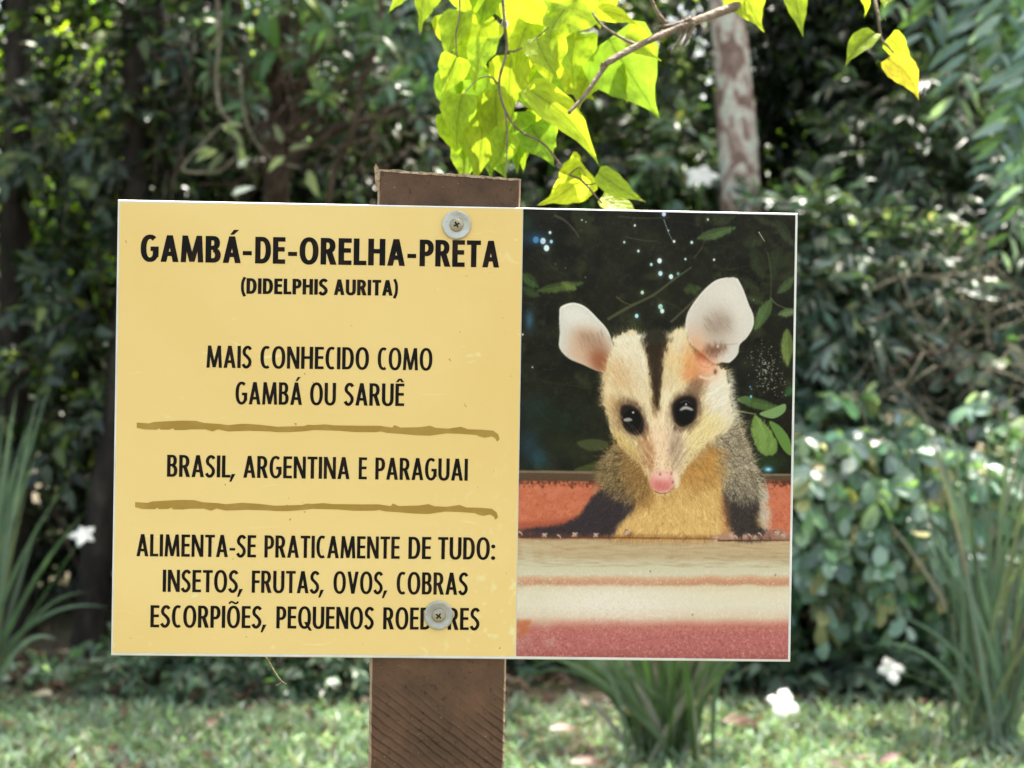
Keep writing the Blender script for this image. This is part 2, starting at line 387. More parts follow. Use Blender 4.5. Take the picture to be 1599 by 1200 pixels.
# ---- yellow printed sheet
def sheet_mat():
    m, n, l, b = newmat('yellow_print')
    tc = n.new('ShaderNodeTexCoord')
    def noise(s, d=5, dist=0, stretch=None):
        t = n.new('ShaderNodeTexNoise'); t.inputs['Scale'].default_value = s; t.inputs['Detail'].default_value = d; t.inputs['Distortion'].default_value = dist
        v = tc.outputs['Object']
        if stretch:
            mp = n.new('ShaderNodeMapping'); mp.inputs['Scale'].default_value = stretch; mp.inputs['Rotation'].default_value = (0, .6, 0); l.new(v, mp.inputs[0]); v = mp.outputs[0]
        l.new(v, t.inputs['Vector']); return t
    def ramp(src, a, b_, ca=(0, 0, 0, 1), cb=(1, 1, 1, 1)):
        c = n.new('ShaderNodeValToRGB'); e = c.color_ramp.elements; e[0].position = a; e[1].position = b_; e[0].color = ca; e[1].color = cb; l.new(src, c.inputs[0]); return c
    def mix(fac, A, B):
        x = n.new('ShaderNodeMix'); x.data_type = 'RGBA'; l.new(fac, x.inputs[0])
        for s, i in ((A, 6), (B, 7)):
            if isinstance(s, tuple): x.inputs[i].default_value = s
            else: l.new(s, x.inputs[i])
        return x.outputs[2]
    base = ramp(noise(6, 7, .6).outputs[0], .34, .66, alb((230, 203, 130)), alb((238, 213, 145)))
    c = base.outputs[0]
    f = ramp(noise(260, 2).outputs[0], .75, .79); c = mix(f.outputs[0], c, alb((165, 140, 84)))          # fly specks
    f = ramp(noise(28, 8, 1.5, (1, 1, 3)).outputs[0], .66, .74); c = mix(f.outputs[0], c, alb((240, 222, 162)))   # pale scuffs
    f = ramp(noise(140, 3, 0, (.25, 1, 2.5)).outputs[0], .78, .82); c = mix(f.outputs[0], c, alb((244, 230, 178)))
    f = ramp(noise(170, 5).outputs[0], .56, .74); gx = n.new('ShaderNodeSeparateXYZ'); l.new(tc.outputs['Object'], gx.inputs[0]); g1 = n.new('ShaderNodeMapRange'); g1.inputs['From Min'].default_value = -.01; g1.inputs['From Max'].default_value = .035; l.new(gx.outputs[0], g1.inputs['Value'])
    g2 = n.new('ShaderNodeMapRange'); g2.inputs['From Min'].default_value = 1.08; g2.inputs['From Max'].default_value = .96; l.new(gx.outputs[2], g2.inputs['Value'])
    g3 = n.new('ShaderNodeMath'); g3.operation = 'MULTIPLY'; l.new(g1.outputs[0], g3.inputs[0]); l.new(g2.outputs[0], g3.inputs[1]); g4 = n.new('ShaderNodeMath'); g4.operation = 'MULTIPLY'; l.new(g3.outputs[0], g4.inputs[0]); l.new(f.outputs[0], g4.inputs[1]); c = mix(g4.outputs[0], c, alb((243, 228, 170)))
    # paler speckled fading towards the lower right corner of the sheet
    l.new(c, b.inputs['Base Color']); b.inputs['Roughness'].default_value = .42; b.inputs['Specular IOR Level'].default_value = .35
    bp = n.new('ShaderNodeBump'); bp.inputs['Strength'].default_value = .12; bp.inputs['Distance'].default_value = .002
    l.new(noise(60, 6, .5).outputs[0], bp.inputs['Height']); l.new(bp.outputs[0], b.inputs['Normal'])
    return m
def inkmat(name, c1, c2, chips=True):
    m, n, l, b = newmat(name)
    tc = n.new('ShaderNodeTexCoord'); t = n.new('ShaderNodeTexNoise'); t.inputs['Scale'].default_value = 90; t.inputs['Detail'].default_value = 8
    l.new(tc.outputs['Object'], t.inputs['Vector'])
    cr = n.new('ShaderNodeValToRGB'); e = cr.color_ramp.elements; e[0].position = .45; e[1].position = .75
    e[0].color = c1; e[1].color = c2; l.new(t.outputs[0], cr.inputs[0]); l.new(cr.outputs[0], b.inputs['Base Color'])
    b.inputs['Roughness'].default_value = .5; b.inputs['Specular IOR Level'].default_value = .12
    return m
def quad_on(name, corners, y, mat, lab=None, nx=24, nz=24):
    """corners TL TR BR BL in photo pixels, as a fine grid"""
    q = [sp(*c) for c in corners]; V = []; UV = []
    for j in range(nz+1):
        for i in range(nx+1):
            a, c = i/nx, j/nz; p = (q[0]*(1-a)+q[1]*a)*(1-c)+(q[3]*(1-a)+q[2]*a)*c
            V.append((p[0], y, p[1])); UV.append((a, 1-c))
    Fq = [(j*(nx+1)+i, (j+1)*(nx+1)+i, (j+1)*(nx+1)+i+1, j*(nx+1)+i+1) for j in range(nz) for i in range(nx)]
    o = onboard(name, V, Fq, mat, lab=lab, smooth=True); uv = o.data.uv_layers.new(name='UVMap')
    for lp in o.data.loops: uv.data[lp.index].uv = UV[lp.vertex_index]
    return o
PT = [(187.5, 316), (816.0, 326.8), (804.6, 1025), (176, 1019.5)]
quad_on('yellow_sheet', PT, -.00015, sheet_mat(), 'yellow printed sheet with black lettering')

# ---- lettering: every glyph is a handful of flat strokes cut from thin vinyl
def arcband(cx, cy_, rx, ry, sx, sy, a0, a1, n=14, p=2.25):
    A = np.radians(np.linspace(a0, a1, n)); o = []; i_ = []
    e = 2/p
    for a in A:
        c, s = math.cos(a), math.sin(a)
        o.append((cx+rx*math.copysign(abs(c)**e, c), cy_+ry*math.copysign(abs(s)**e, s)))
        i_.append((cx+(rx-sx)*math.copysign(abs(c)**e, c), cy_+(ry-sy)*math.copysign(abs(s)**e, s)))
    return [('s', o, i_)]
def rc(x0, y0, x1, y1): return [('p', [(x0, y0), (x1, y0), (x1, y1), (x0, y1)])]
def pg(*pts): return [('p', list(pts))]
def dia(x0, y0, x1, y1, s):  # slanted stem with flat ends, s = horizontal width, x given at the left edge
    return [('p', [(x0, y0), (x0+s, y0), (x1+s, y1), (x1, y1)])]
def spine(pts, s, n=6):
    q = catmull(pts, n); t = unit(np.gradient(q, axis=0)); nn = np.stack([-t[:, 1], t[:, 0]], 1)
    return [('s', [tuple(p) for p in q+nn*s/2], [tuple(p) for p in q-nn*s/2])]
def glyph(ch, s):
    """strokes and advance of a condensed geometric capital, cap height 1; s = stem width"""
    h = s*.86; g = []
    bold = s > .16; k = 1.12 if bold else 1.0
    def Wd(v): return v*k+(s-.135)*.8
    base = {'Á': 'A', 'Õ': 'O', 'Ê': 'E'}.get(ch, ch)
    if base == 'A':
        w_ = Wd(.50); a = s*1.0
        g += dia(0, 0, w_/2-a*.52, 1, a)+dia(w_-a, 0, w_/2-a*.48, 1, a)+rc(w_*.24, .22, w_*.76, .22+h)
    elif base == 'B':
        w_ = Wd(.42)
        g += rc(0, 0, s, 1)+rc(s*.9, 1-h, w_*.5, 1)+rc(s*.9, .475, w_*.5, .475+h*.95)+rc(s*.9, 0, w_*.5, h)
        g += arcband(w_*.5, .475+(.525)/2, w_*.44, .525/2, s, h, -90, 90, 12)+arcband(w_*.5, .56/2, w_*.5, .56/2, s, h, -90, 90, 12)
    elif base == 'C': w_ = Wd(.44); g += arcband(w_*.56, .5, w_*.56, .515, s, h, 62, 298, 22)
    elif base == 'D':
        w_ = Wd(.47); g += rc(0, 0, s, 1)+rc(s*.9, 1-h, w_*.42, 1)+rc(s*.9, 0, w_*.42, h)+arcband(w_*.42, .5, w_*.58, .5, s, h, -90, 90, 16)
    elif base == 'E': w_ = Wd(.36); g += rc(0, 0, s, 1)+rc(s*.9, 1-h, w_, 1)+rc(s*.9, .46, w_*.95, .46+h)+rc(s*.9, 0, w_, h)
    elif base == 'F': w_ = Wd(.345); g += rc(0, 0, s, 1)+rc(s*.9, 1-h, w_, 1)+rc(s*.9, .44, w_*.95, .44+h)
    elif base == 'G': w_ = Wd(.50); g += arcband(w_*.52, .5, w_*.52, .515, s, h, 52, 322, 22)+rc(w_*.55, .40, w_, .40+h)+rc(w_-s, .17, w_, .42)
    elif base == 'H': w_ = Wd(.48); g += rc(0, 0, s, 1)+rc(w_-s, 0, w_, 1)+rc(s*.9, .45, w_-s*.9, .45+h)
    elif base == 'I': w_ = s; g += rc(0, 0, s, 1)
    elif base == 'L': w_ = Wd(.35); g += rc(0, 0, s, 1)+rc(s*.9, 0, w_, h)
    elif base == 'M':
        w_ = Wd(.64); d_ = .05; a = s*.92
        g += dia(0, 0, d_, 1, a)+dia(w_-a, 0, w_-d_-a, 1, a)+dia(w_/2-a*.5, 0.02, d_+.005, 1, a)+dia(w_/2-a*.5, 0.02, w_-d_-a-.005, 1, a)
    elif base == 'N': w_ = Wd(.50); a = s*.92; g += rc(0, 0, a, 1)+rc(w_-a, 0, w_, 1)+dia(w_-a*1.15, 0, a*.02, 1, a*1.12)
    elif base == 'O': w_ = Wd(.54); g += arcband(w_/2, .5, w_/2, .515, s, h, 0, 360, 34)
    elif base == 'P': w_ = Wd(.41); g += rc(0, 0, s, 1)+rc(s*.9, 1-h, w_*.45, 1)+rc(s*.9, .38, w_*.45, .38+h)+arcband(w_*.45, .69, w_*.55, .31, s, h, -90, 90, 14)
    elif base == 'Q': w_ = Wd(.54); g += arcband(w_/2, .5, w_/2, .515, s, h, 0, 360, 34)+dia(w_*.86, -.09, w_*.46, .30, s*.9)
    elif base == 'R':
        w_ = Wd(.44); g += rc(0, 0, s, 1)+rc(s*.9, 1-h, w_*.42, 1)+rc(s*.9, .41, w_*.42, .41+h)+arcband(w_*.42, .705, w_*.52, .295, s, h, -90, 90, 14)
        g += dia(w_-s*1.05, 0, w_*.36, .46, s*1.1)
    elif base == 'S':
        w_ = Wd(.38); g += spine([(w_*.88, .84), (w_*.70, .945-h*.1), (w_*.42, .945-h*.1), (w_*.19, .80), (w_*.22, .64), (w_*.5, .52), (w_*.78, .37), (w_*.80, .20), (w_*.56, .06), (w_*.28, .06), (w_*.07, .18)], s*.93)
    elif base == 'T': w_ = Wd(.41); g += rc(0, 1-h, w_, 1)+rc(w_/2-s/2, 0, w_/2+s/2, 1-h*.9)
    elif base == 'U': w_ = Wd(.48); g += rc(0, .3, s, 1)+rc(w_-s, .3, w_, 1)+arcband(w_/2, .31, w_/2, .325, s, h, 180, 360, 16)
    elif base == 'V': w_ = Wd(.48); g += dia(w_/2-s*.5, 0, 0, 1, s)+dia(w_/2-s*.5, 0, w_-s, 1, s)
    elif base == '-': w_ = .30 if bold else .24; g += rc(.0, .30, w_, .30+s*.80)
    elif base == ',': w_ = s*.9; g += pg((-.10, -.19), (-.02, -.19), (s*1.0, s*1.15), (-.01, s*1.15))
    elif base == ':': w_ = s; g += arcband(s/2, s*.55, s*.62, s*.62, s*.62, s*.62, 0, 360, 14, 2)+arcband(s/2, .60, s*.62, s*.62, s*.62, s*.62, 0, 360, 14, 2)
    elif base == '(': w_ = .22; g += spine([(w_*.9, 1.06), (w_*.40, .78), (w_*.28, .44), (w_*.42, .12), (w_*.9, -.16)], s*.8)
    elif base == ')': w_ = .22; g += spine([(w_*.1, 1.06), (w_*.60, .78), (w_*.72, .44), (w_*.58, .12), (w_*.1, -.16)], s*.8)
    else: w_ = .3
    if ch == 'Á': c = w_/2+.04; g += pg((c-s*.55, 1.06), (c+s*.05, 1.06), (c+s*1.0, 1.245), (c+s*.1, 1.245))
    if ch == 'Õ': c = w_/2; g += spine([(c-.19, 1.10), (c-.10, 1.19), (c, 1.15), (c+.10, 1.11), (c+.19, 1.20)], s*.55)
    if ch == 'Ê': c = w_/2; g += dia(c-.17, 1.06, c-s*.4, 1.22, s*.75)+dia(c+.17-s*.75, 1.06, c-s*.35, 1.22, s*.75)
    if base == 'C': w_ -= .045
    if base in 'LFTP': w_ -= .012
    return g, w_
M_ink = inkmat('black_ink', alb((14, 6, 5)), alb((44, 30, 24)))
def text_line(words, y0, cap, s, y1, lab, track=.062):
    """words: (text, x_left, x_right) in photo pixels; baseline y0 at x=xl of the first, y1 at the right end of the last"""
    V = []; Fc = []; XL = words[0][1]; XR = words[-1][2]
    for txt, xl, xr in words:
        gs = [glyph(c, s) for c in txt]; adv = 0; place = []
        for g, w_ in gs: place.append(adv); adv += w_+track*(1.1 if s < .16 else 1.15)
        tot = adv-track*(1.1 if s < .16 else 1.15); sx = (xr-xl)/tot
        z = 0
        for (g, w_), x0 in zip(gs, place):
            z = 0
            for st in g:
                yy = -.00030-.00002*z; z += 1
                def put(p):
                    X = xl+(x0+p[0])*sx; B = y0+(y1-y0)*(X-XL)/(XR-XL)
                    # letters lean with the board: shift right going up
                    X += .0159*p[1]*cap
                    u = sp(X, B-p[1]*cap); V.append((u[0], yy, u[1])); return len(V)-1
                if st[0] == 'p':
                    ids = [put(p) for p in st[1]]; Fc.append(tuple(ids))
                else:
                    a = [put(p) for p in st[1]]; b_ = [put(p) for p in st[2]]
                    for i in range(len(a)-1): Fc.append((a[i], a[i+1], b_[i+1], b_[i]))
    o = onboard('lettering', V, Fc, M_ink, lab=lab); return o
text_line([('GAMBÁ', 219.5, 376), ('-', 379, 393), ('DE', 398.3, 445.3), ('-', 449.7, 463.7), ('ORELHA', 467.5, 632.3), ('-', 636, 649.6), ('PRETA', 655, 779.3)],
          408.6, 41.6, .195, 418.2, 'large bold title GAMBÁ-DE-ORELHA-PRETA')
text_line([('(DIDELPHIS', 376.8, 511.4), ('AURITA)', 521.5, 620.8)], 459.0, 24.4, .205, 462.3, 'small bold line (DIDELPHIS AURITA)')
text_line([('MAIS', 322.5, 392.8), ('CONHECIDO', 406.4, 576), ('COMO', 589.6, 675)], 574.4, 34.6, .142, 578.9, 'line reading MAIS CONHECIDO COMO')
text_line([('GAMBÁ', 367.6, 471.6), ('OU', 484, 524.4), ('SARUÊ', 537.7, 631)], 631.6, 35, .142, 634.4, 'line reading GAMBÁ OU SARUÊ')
text_line([('BRASIL,', 260.8, 367), ('ARGENTINA', 380, 545.8), ('E', 560, 572.7), ('PARAGUAI', 585.9, 730.3)], 744.7, 34.3, .142, 751.0, 'line reading BRASIL, ARGENTINA E PARAGUAI')
text_line([('ALIMENTA-SE', 213.2, 399.7), ('PRATICAMENTE', 412.8, 624), ('DE', 637.6, 672.9), ('TUDO:', 683.8, 772.7)], 868.8, 34.6, .142, 874.4, 'line reading ALIMENTA-SE PRATICAMENTE DE TUDO:')
text_line([('INSETOS,', 254, 378.9), ('FRUTAS,', 393, 505.4), ('OVOS,', 520.5, 604.5), ('COBRAS', 619.2, 730.4)], 924.4, 34.6, .142, 929.2, 'line reading INSETOS, FRUTAS, OVOS, COBRAS')
text_line([('ESCORPIÕES,', 234.8, 415.6), ('PEQUENOS', 431.4, 583.6), ('ROEDORES', 598.2, 748.6)], 979.7, 34.4, .142, 984.2, 'line reading ESCORPIÕES, PEQUENOS ROEDORES')
M_rule = inkmat('ochre_ink', alb((165, 136, 66)), alb((176, 148, 80)))
_up = [(200, 732), (290, 738), (320, 728), (430, 722), (520, 718), (620, 720), (680, 735), (790, 742), (850, 750), (960, 740), (1080, 748), (1200, 762), (1390, 757), (1420, 748)]
_up2 = [(0, 750), (80, 745), (150, 752), (350, 755), (470, 755), (560, 768), (575, 750), (620, 768), (760, 765), (830, 755), (870, 770), (960, 775), (1050, 762), (1100, 780), (1200, 783), (1280, 790), (1315, 815), (1326, 850), (1308, 868)]
_lo2 = [(1295, 845), (1270, 830), (1220, 840), (1180, 830), (1160, 820), (1050, 812), (950, 808), (830, 825), (730, 822), (620, 812), (520, 805), (480, 795), (440, 800), (300, 800), (180, 790), (0, 785)]
_lo = [(1400, 793), (1290, 800), (1200, 800), (1150, 795), (1000, 790), (850, 795), (780, 780), (740, 795), (690, 780), (590, 780), (540, 785), (470, 785), (460, 772), (430, 782), (370, 782), (360, 772), (340, 783), (250, 780), (200, 768)]
rulepts = [(170+x/4.569, 500+y/4.569) for x, y in _up]+[(490+x/4.569, 500+y/4.569) for x, y in _up2]+[(490+x/4.569, 500+y/4.569) for x, y in _lo2]+[(170+x/4.569, 500+y/4.569) for x, y in _lo]
for dx, dy, rot, wh in ((0, 0, 0, 'upper'), (-2.5, 124.2, -.0042, 'lower')):
    V = []
    for x, y in rulepts:
        u = sp(x+dx, y+dy+rot*(x-213)); V.append((u[0], -.00028, u[1]))
    onboard('brush_stroke', V, [tuple(range(len(V)))], M_rule, lab='%s ochre brush stroke dividing the lettering' % wh)

# ---- the printed photograph: painted here stroke by stroke as flat print
class Art:
    def __init__(s, W, H):
        s.W, s.H = W, H; s.a = np.zeros((H, W, 3)); s.r = np.random.default_rng(21)
    def uv(s, x, y):
        x = np.asarray(x, float); y = np.asarray(y, float); u = (x-817)/425; v = (y-327)/697
        for _ in range(3): v = (y-327-8*u+2*u*v)/697.5; u = (x-817+12*v)/425
        return u*s.W, v*s.H
    def noise(s, cell, amp=1.0, oct=3, sy=1.0):
        out = np.zeros((s.H, s.W)); a = 1.0; c = cell
        for _ in range(oct):
            gh, gw = int(s.H/(c*sy))+3, int(s.W/c)+3; g = s.r.normal(size=(gh, gw))
            yy = np.arange(s.H)/(c*sy); xx = np.arange(s.W)/c; y0 = yy.astype(int); x0 = xx.astype(int)
            fy = (yy-y0)[:, None]; fx = (xx-x0)[None]; fy = fy*fy*(3-2*fy); fx = fx*fx*(3-2*fx)
            out += a*((g[y0][:, x0]*(1-fx)+g[y0][:, x0+1]*fx)*(1-fy)+(g[y0+1][:, x0]*(1-fx)+g[y0+1][:, x0+1]*fx)*fy)
            a *= .55; c = max(c/2.1, 1.2)
        return out*amp
    def blur(s, m, r):
        r = int(round(r))
        if r < 1: return m
        for _ in range(2):
            for ax in (0, 1):
                p = np.pad(m, [(r+1, r) if k == ax else (0, 0) for k in (0, 1)], mode='edge'); c = np.cumsum(p, axis=ax)
                n = m.shape[ax]; m = (np.take(c, np.arange(2*r+1, 2*r+1+n), axis=ax)-np.take(c, np.arange(0, n), axis=ax))/(2*r+1)
        return m
    def mask(s, pts, soft=1, smooth=True, n=6, fuzz=0.0):
        p = catmull(pts, n, True) if smooth else np.array(pts, float); pad = int(2*soft)+3
        X, Y = s.uv(p[:, 0], p[:, 1]); m = np.zeros((s.H, s.W))
        x0, x1 = int(max(0, X.min()-pad)), int(min(s.W, X.max()+pad)); y0, y1 = int(max(0, Y.min()-pad)), int(min(s.H, Y.max()+pad))
        if x1 <= x0 or y1 <= y0: return m
        gx = np.arange(x0, x1)+.5; gy = np.arange(y0, y1)+.5; ins = np.zeros((y1-y0, x1-x0), bool)
        for i in range(len(X)):
            xa, ya, xb, yb = X[i-1], Y[i-1], X[i], Y[i]
            if ya == yb: continue
            c = (gy > min(ya, yb)) & (gy <= max(ya, yb)); xi = xa+(gy-ya)*(xb-xa)/(yb-ya)
            ins ^= (c[:, None] & (gx[None] < xi[:, None]))
        q = ins.astype(float)
        if soft: q = s.blur(q, soft)
        if fuzz:
            if not hasattr(s, 'fz'): s.fz = s.noise(7, 1, 3, 2.2)
            q = np.clip((q+s.fz[y0:y1, x0:x1]*fuzz*4*q*(1-q)), 0, 1)
        m[y0:y1, x0:x1] = q
        return m
    def put(s, m, c, al=1.0):
        ry = np.flatnonzero(m.any(1)); rx = np.flatnonzero(m.any(0))
        if len(ry) == 0: return
        sl = (slice(ry[0], ry[-1]+1), slice(rx[0], rx[-1]+1)); m = (m[sl]*al)[..., None]; c = np.asarray(c, float); c = c[sl] if c.ndim == 3 else c
        s.a[sl] = s.a[sl]*(1-m)+c*m
    def poly(s, pts, c, soft=1, al=1.0, smooth=True, fuzz=0.0): s.put(s.mask(pts, soft, smooth, fuzz=fuzz), c, al)
    def spot(s, x, y, rx, ry, c, al=1.0, pw=2.0, hard=False):
        X, Y = s.uv(x, y); rx *= 2; ry *= 2; k = 3.0
        x0, x1 = int(max(0, X-k*rx)), int(min(s.W, X+k*rx+1)); y0, y1 = int(max(0, Y-k*ry)), int(min(s.H, Y+k*ry+1))
        if x1 <= x0 or y1 <= y0: return
        gx = (np.arange(x0, x1)-X)/rx; gy = (np.arange(y0, y1)-Y)/ry; d = gx[None]**2+gy[:, None]**2
        m = np.clip((1.15-np.sqrt(d))*min(rx, ry)*.6, 0, 1) if hard else np.exp(-d*.9)
        m = (m*al)[..., None]; s.a[y0:y1, x0:x1] = s.a[y0:y1, x0:x1]*(1-m)+np.asarray(c, float)*m
    def strokes(s, P0, D, L, wd, C, al=.8, curve=0.0, M=14):
        """many tapered hairs at once, photo-pixel units"""
        P0 = np.asarray(P0, float); D = unit(D); N = len(P0); t = np.linspace(0, 1, M)[None, :, None]
        L = np.broadcast_to(L, N)[:, None, None]; pr = np.stack([-D[:, 1], D[:, 0]], 1)
        cu = (s.r.normal(size=N)*curve)[:, None, None]
        Q = P0[:, None]+D[:, None]*L*t+pr[:, None]*L*cu*t*t
        A = np.zeros((s.H, s.W)); Cc = np.zeros((s.H, s.W, 3)); X, Y = s.uv(Q[..., 0], Q[..., 1])
        wt = al*(1-.75*np.linspace(0, 1, M))[None]*np.ones((N, 1))
        offs = [(0, 0, 1.0)] if wd < 1 else [(0, 0, 1), (1, 0, .6), (-1, 0, .6), (0, 1, .6), (0, -1, .6)]
        for ox, oy, q in offs:
            xi = np.round(X+ox).astype(int); yi = np.round(Y+oy).astype(int); ok = (xi >= 0) & (xi < s.W) & (yi >= 0) & (yi < s.H)
            idx = (yi*s.W+xi)[ok]; w_ = (wt*q)[ok]; cc = np.broadcast_to(C[:, None, :], Q.shape[:2]+(3,))[ok]
            A += np.bincount(idx, w_, s.W*s.H).reshape(s.H, s.W)
            for k in range(3): Cc[..., k] += np.bincount(idx, w_*cc[:, k], s.W*s.H).reshape(s.H, s.W)
        c = Cc/np.maximum(A, 1e-6)[..., None]; m = np.clip(A, 0, 1)*al
        m = s.blur(m, 0); s.put(m, c)
    def line(s, pts, wd, c, al=1.0, soft=1):
        q = catmull(pts, 8); t = unit(np.gradient(q, axis=0)); nn = np.stack([-t[:, 1], t[:, 0]], 1)
        ww = (np.linspace(wd, wd*.5, len(q))/2)[:, None]
        s.poly(np.concatenate([q+nn*ww, (q-nn*ww)[::-1]]), c, soft, al, False)
    def inside(s, pts, n):
        p = catmull(pts, 6, True); lo, hi = p.min(0), p.max(0); out = []
        c = s.r.uniform(lo, hi, size=(n*4, 2)); ins = np.zeros(len(c), bool)
        for i in range(len(p)):
            a, b = p[i-1], p[i]
            cr = ((a[1] > c[:, 1]) != (b[1] > c[:, 1])); xi = a[0]+(c[:, 1]-a[1])*(b[0]-a[0])/(b[1]-a[1]+1e-9); ins ^= cr & (c[:, 0] < xi)
        return c[ins][:n]
def paint():
    A = Art(850, 1394); r = A.r
    Z4 = lambda pts: [(810+x/3.634, 320+y/3.634) for x, y in pts]
    Z5 = lambda pts: [(850+x/3.9975, 550+y/3.9975) for x, y in pts]
    Z6 = lambda pts: [(800+x/3.529, 700+y/3.529) for x, y in pts]
    hsh = lambda n, v: v*r.normal(size=(n, 1))
    # --- dark out-of-focus foliage
    A.a[:] = (33, 34, 24); A.a += A.noise(90, 5)[..., None]*np.array([1, 1.1, .8]); A.a += A.noise(14, 2.2)[..., None]
    A.put(np.clip(A.noise(70, 1, 3)-.5, 0, 1), (24, 26, 20), .7); A.put(np.clip(A.noise(60, 1, 3)-.9, 0, 1), (62, 68, 44), .6)
    A.put(np.clip(A.noise(9, 1, 2)-1.2, 0, .6), (82, 86, 60), .35)
    for x, y, rx, ry, c in ((833, 372, 20, 12, (50, 78, 105)), (826, 500, 7, 16, (70, 110, 140)), (822, 350, 9, 14, (42, 66, 52)), (835, 640, 24, 22, (40, 60, 60)), (825, 690, 18, 22, (45, 72, 88)),
                           (840, 715, 16, 16, (40, 75, 95)), (870, 660, 40, 30, (30, 44, 30)), (900, 700, 40, 20, (48, 54, 36)), (1200, 720, 30, 18, (44, 66, 38)), (1160, 600, 20, 18, (20, 24, 20))):
        A.spot(x, y, rx, ry, c, .75)
    for _ in range(46):       # faint twigs
        x, y = r.uniform(815, 1240), r.uniform(330, 720); a = r.uniform(-.9, .9); L = r.uniform(18, 60)
        A.line([(x, y), (x+L*.5*math.cos(a), y+L*.5*math.sin(a)+r.normal()*4), (x+L*math.cos(a), y+L*math.sin(a))], r.uniform(1, 2.2), (72, 70, 54), r.uniform(.2, .55), 1)
    A.line(Z4([(500, 650), (620, 580), (760, 510), (880, 420), (980, 350)]), 5, (88, 92, 66), .8)
    A.line(Z4([(550, 520), (600, 555), (660, 572)]), 3, (96, 84, 66), .8)
    A.line(Z4([(860, 665), (940, 590), (1010, 520), (1060, 470)]), 4, (92, 92, 78), .75)
    A.line(Z4([(200, 60), (260, 90), (310, 140), (340, 185)]), 4, (96, 86, 74), .7)
    A.line(Z4([(600, 180), (700, 200), (790, 205)]), 2.5, (84, 82, 70), .6)
    A.line(Z4([(990, 300), (1030, 250), (1060, 190)]), 2.5, (96, 92, 72), .6)
    A.line(Z4([(560, 65), (700, 75), (860, 70)]), 2.5, (96, 98, 88), .5)
    A.line(Z4([(820, 80), (845, 150), (875, 210)]), 1.6, (150, 170, 180), .7, 0)
    def leaf(a, b, wd, c, al=.9, soft=1, ribs=True):
        a, b = np.array(a, float), np.array(b, float); d = b-a; L = np.linalg.norm(d); d /= L; nn = np.array([-d[1], d[0]])
        pts = [a, a+d*L*.25+nn*wd*.42, a+d*L*.55+nn*wd*.5, a+d*L*.85+nn*wd*.25, b, a+d*L*.8-nn*wd*.28, a+d*L*.5-nn*wd*.5, a+d*L*.2-nn*wd*.4]
        A.poly(pts, np.array(c)*r.uniform(.75, .95), 2, al*.85, fuzz=.12); A.poly([p*.6+q_*.4 for p, q_ in zip(pts, pts[1:]+pts[:1])][:5], np.array(c)*1.12, 7, .5, fuzz=.2)
        if ribs: A.line([a, (a+b)/2, b], 1.0, tuple(np.array(c)*1.25), .4)
    Z = Z4
    for a, b, wd, c, al in (((20, 390), (110, 470), 60, (78, 104, 60), .85), ((100, 490), (370, 440), 52, (92, 112, 62), .9), ((20, 470), (120, 520), 50, (66, 88, 50), .8), ((240, 440), (330, 480), 40, (104, 120, 66), .8),
                             ((1010, 190), (1230, 125), 60, (90, 112, 72), .9), ((1270, 215), (1400, 190), 70, (62, 72, 48), .8), ((1100, 110), (1230, 60), 50, (64, 72, 46), .6), ((1460, 80), (1560, 230), 60, (66, 76, 58), .7),
                             ((1330, 60), (1480, 120), 40, (70, 76, 50), .7), ((1330, 240), (1390, 420), 90, (56, 66, 42), .75), ((1480, 230), (1440, 420), 80, (52, 62, 42), .7), ((1470, 500), (1570, 400), 50, (84, 106, 70), .85),
                             ((1430, 530), (1340, 710), 70, (96, 122, 76), .9), ((1470, 620), (1590, 590), 46, (112, 134, 92), .9), ((1300, 520), (1400, 560), 40, (66, 80, 50), .7), ((930, 480), (1040, 470), 50, (70, 86, 50), .8),
                             ((960, 440), (1020, 520), 40, (66, 82, 48), .7), ((1270, 420), (1360, 480), 50, (58, 66, 44), .7), ((1520, 700), (1525, 915), 72, (122, 142, 82), .95), ((1580, 1040), (1500, 1080), 44, (60, 108, 64), .8),
                             ((1240, 1100), (1500, 1160), 60, (88, 116, 66), .85)):
        (p0,), (p1,) = Z([a]), Z([b]); leaf(p0, p1, wd/3.634, c, al)
    A.line(Z4([(1410, 260), (1430, 380), (1430, 520)]), 2, (96, 106, 72), .6); A.line(Z4([(1425, 520), (1460, 560), (1530, 590)]), 2.5, (110, 124, 84), .7)
    # clover-like leaf right of the cheek
    A.poly(Z5([(1310, 390), (1360, 430), (1420, 500), (1455, 570), (1440, 630), (1380, 645), (1330, 610), (1300, 540), (1290, 460)]), (112, 140, 76), 2, .95, fuzz=.2); A.poly(Z5([(1330, 420), (1390, 470), (1400, 600), (1350, 590), (1315, 500)]), (128, 156, 90), 12, .7, fuzz=.5)
    A.poly(Z5([(1400, 430), (1470, 460), (1530, 540), (1545, 640), (1500, 620), (1450, 540)]), (100, 132, 70), 1)
    A.poly(Z5([(1340, 380), (1420, 350), (1500, 320), (1500, 370), (1440, 410), (1380, 405)]), (120, 150, 100), 1)
    A.line(Z5([(1180, 360), (1260, 375), (1320, 385)]), 2.5, (150, 165, 110), .9); A.line(Z5([(1320, 400), (1370, 500), (1385, 640)]), 1.3, (150, 172, 110), .6)
    A.poly(Z5([(1200, 290), (1260, 270), (1290, 300), (1240, 320)]), (84, 110, 70), 1)
    A.poly(Z5([(200, 560), (300, 540), (390, 560), (380, 600), (300, 615), (240, 600)]), (84, 92, 58), 2, .7)
    A.poly(Z5([(180, 740), (300, 690), (400, 700), (380, 740)]), (84, 92, 50), 2, .7)
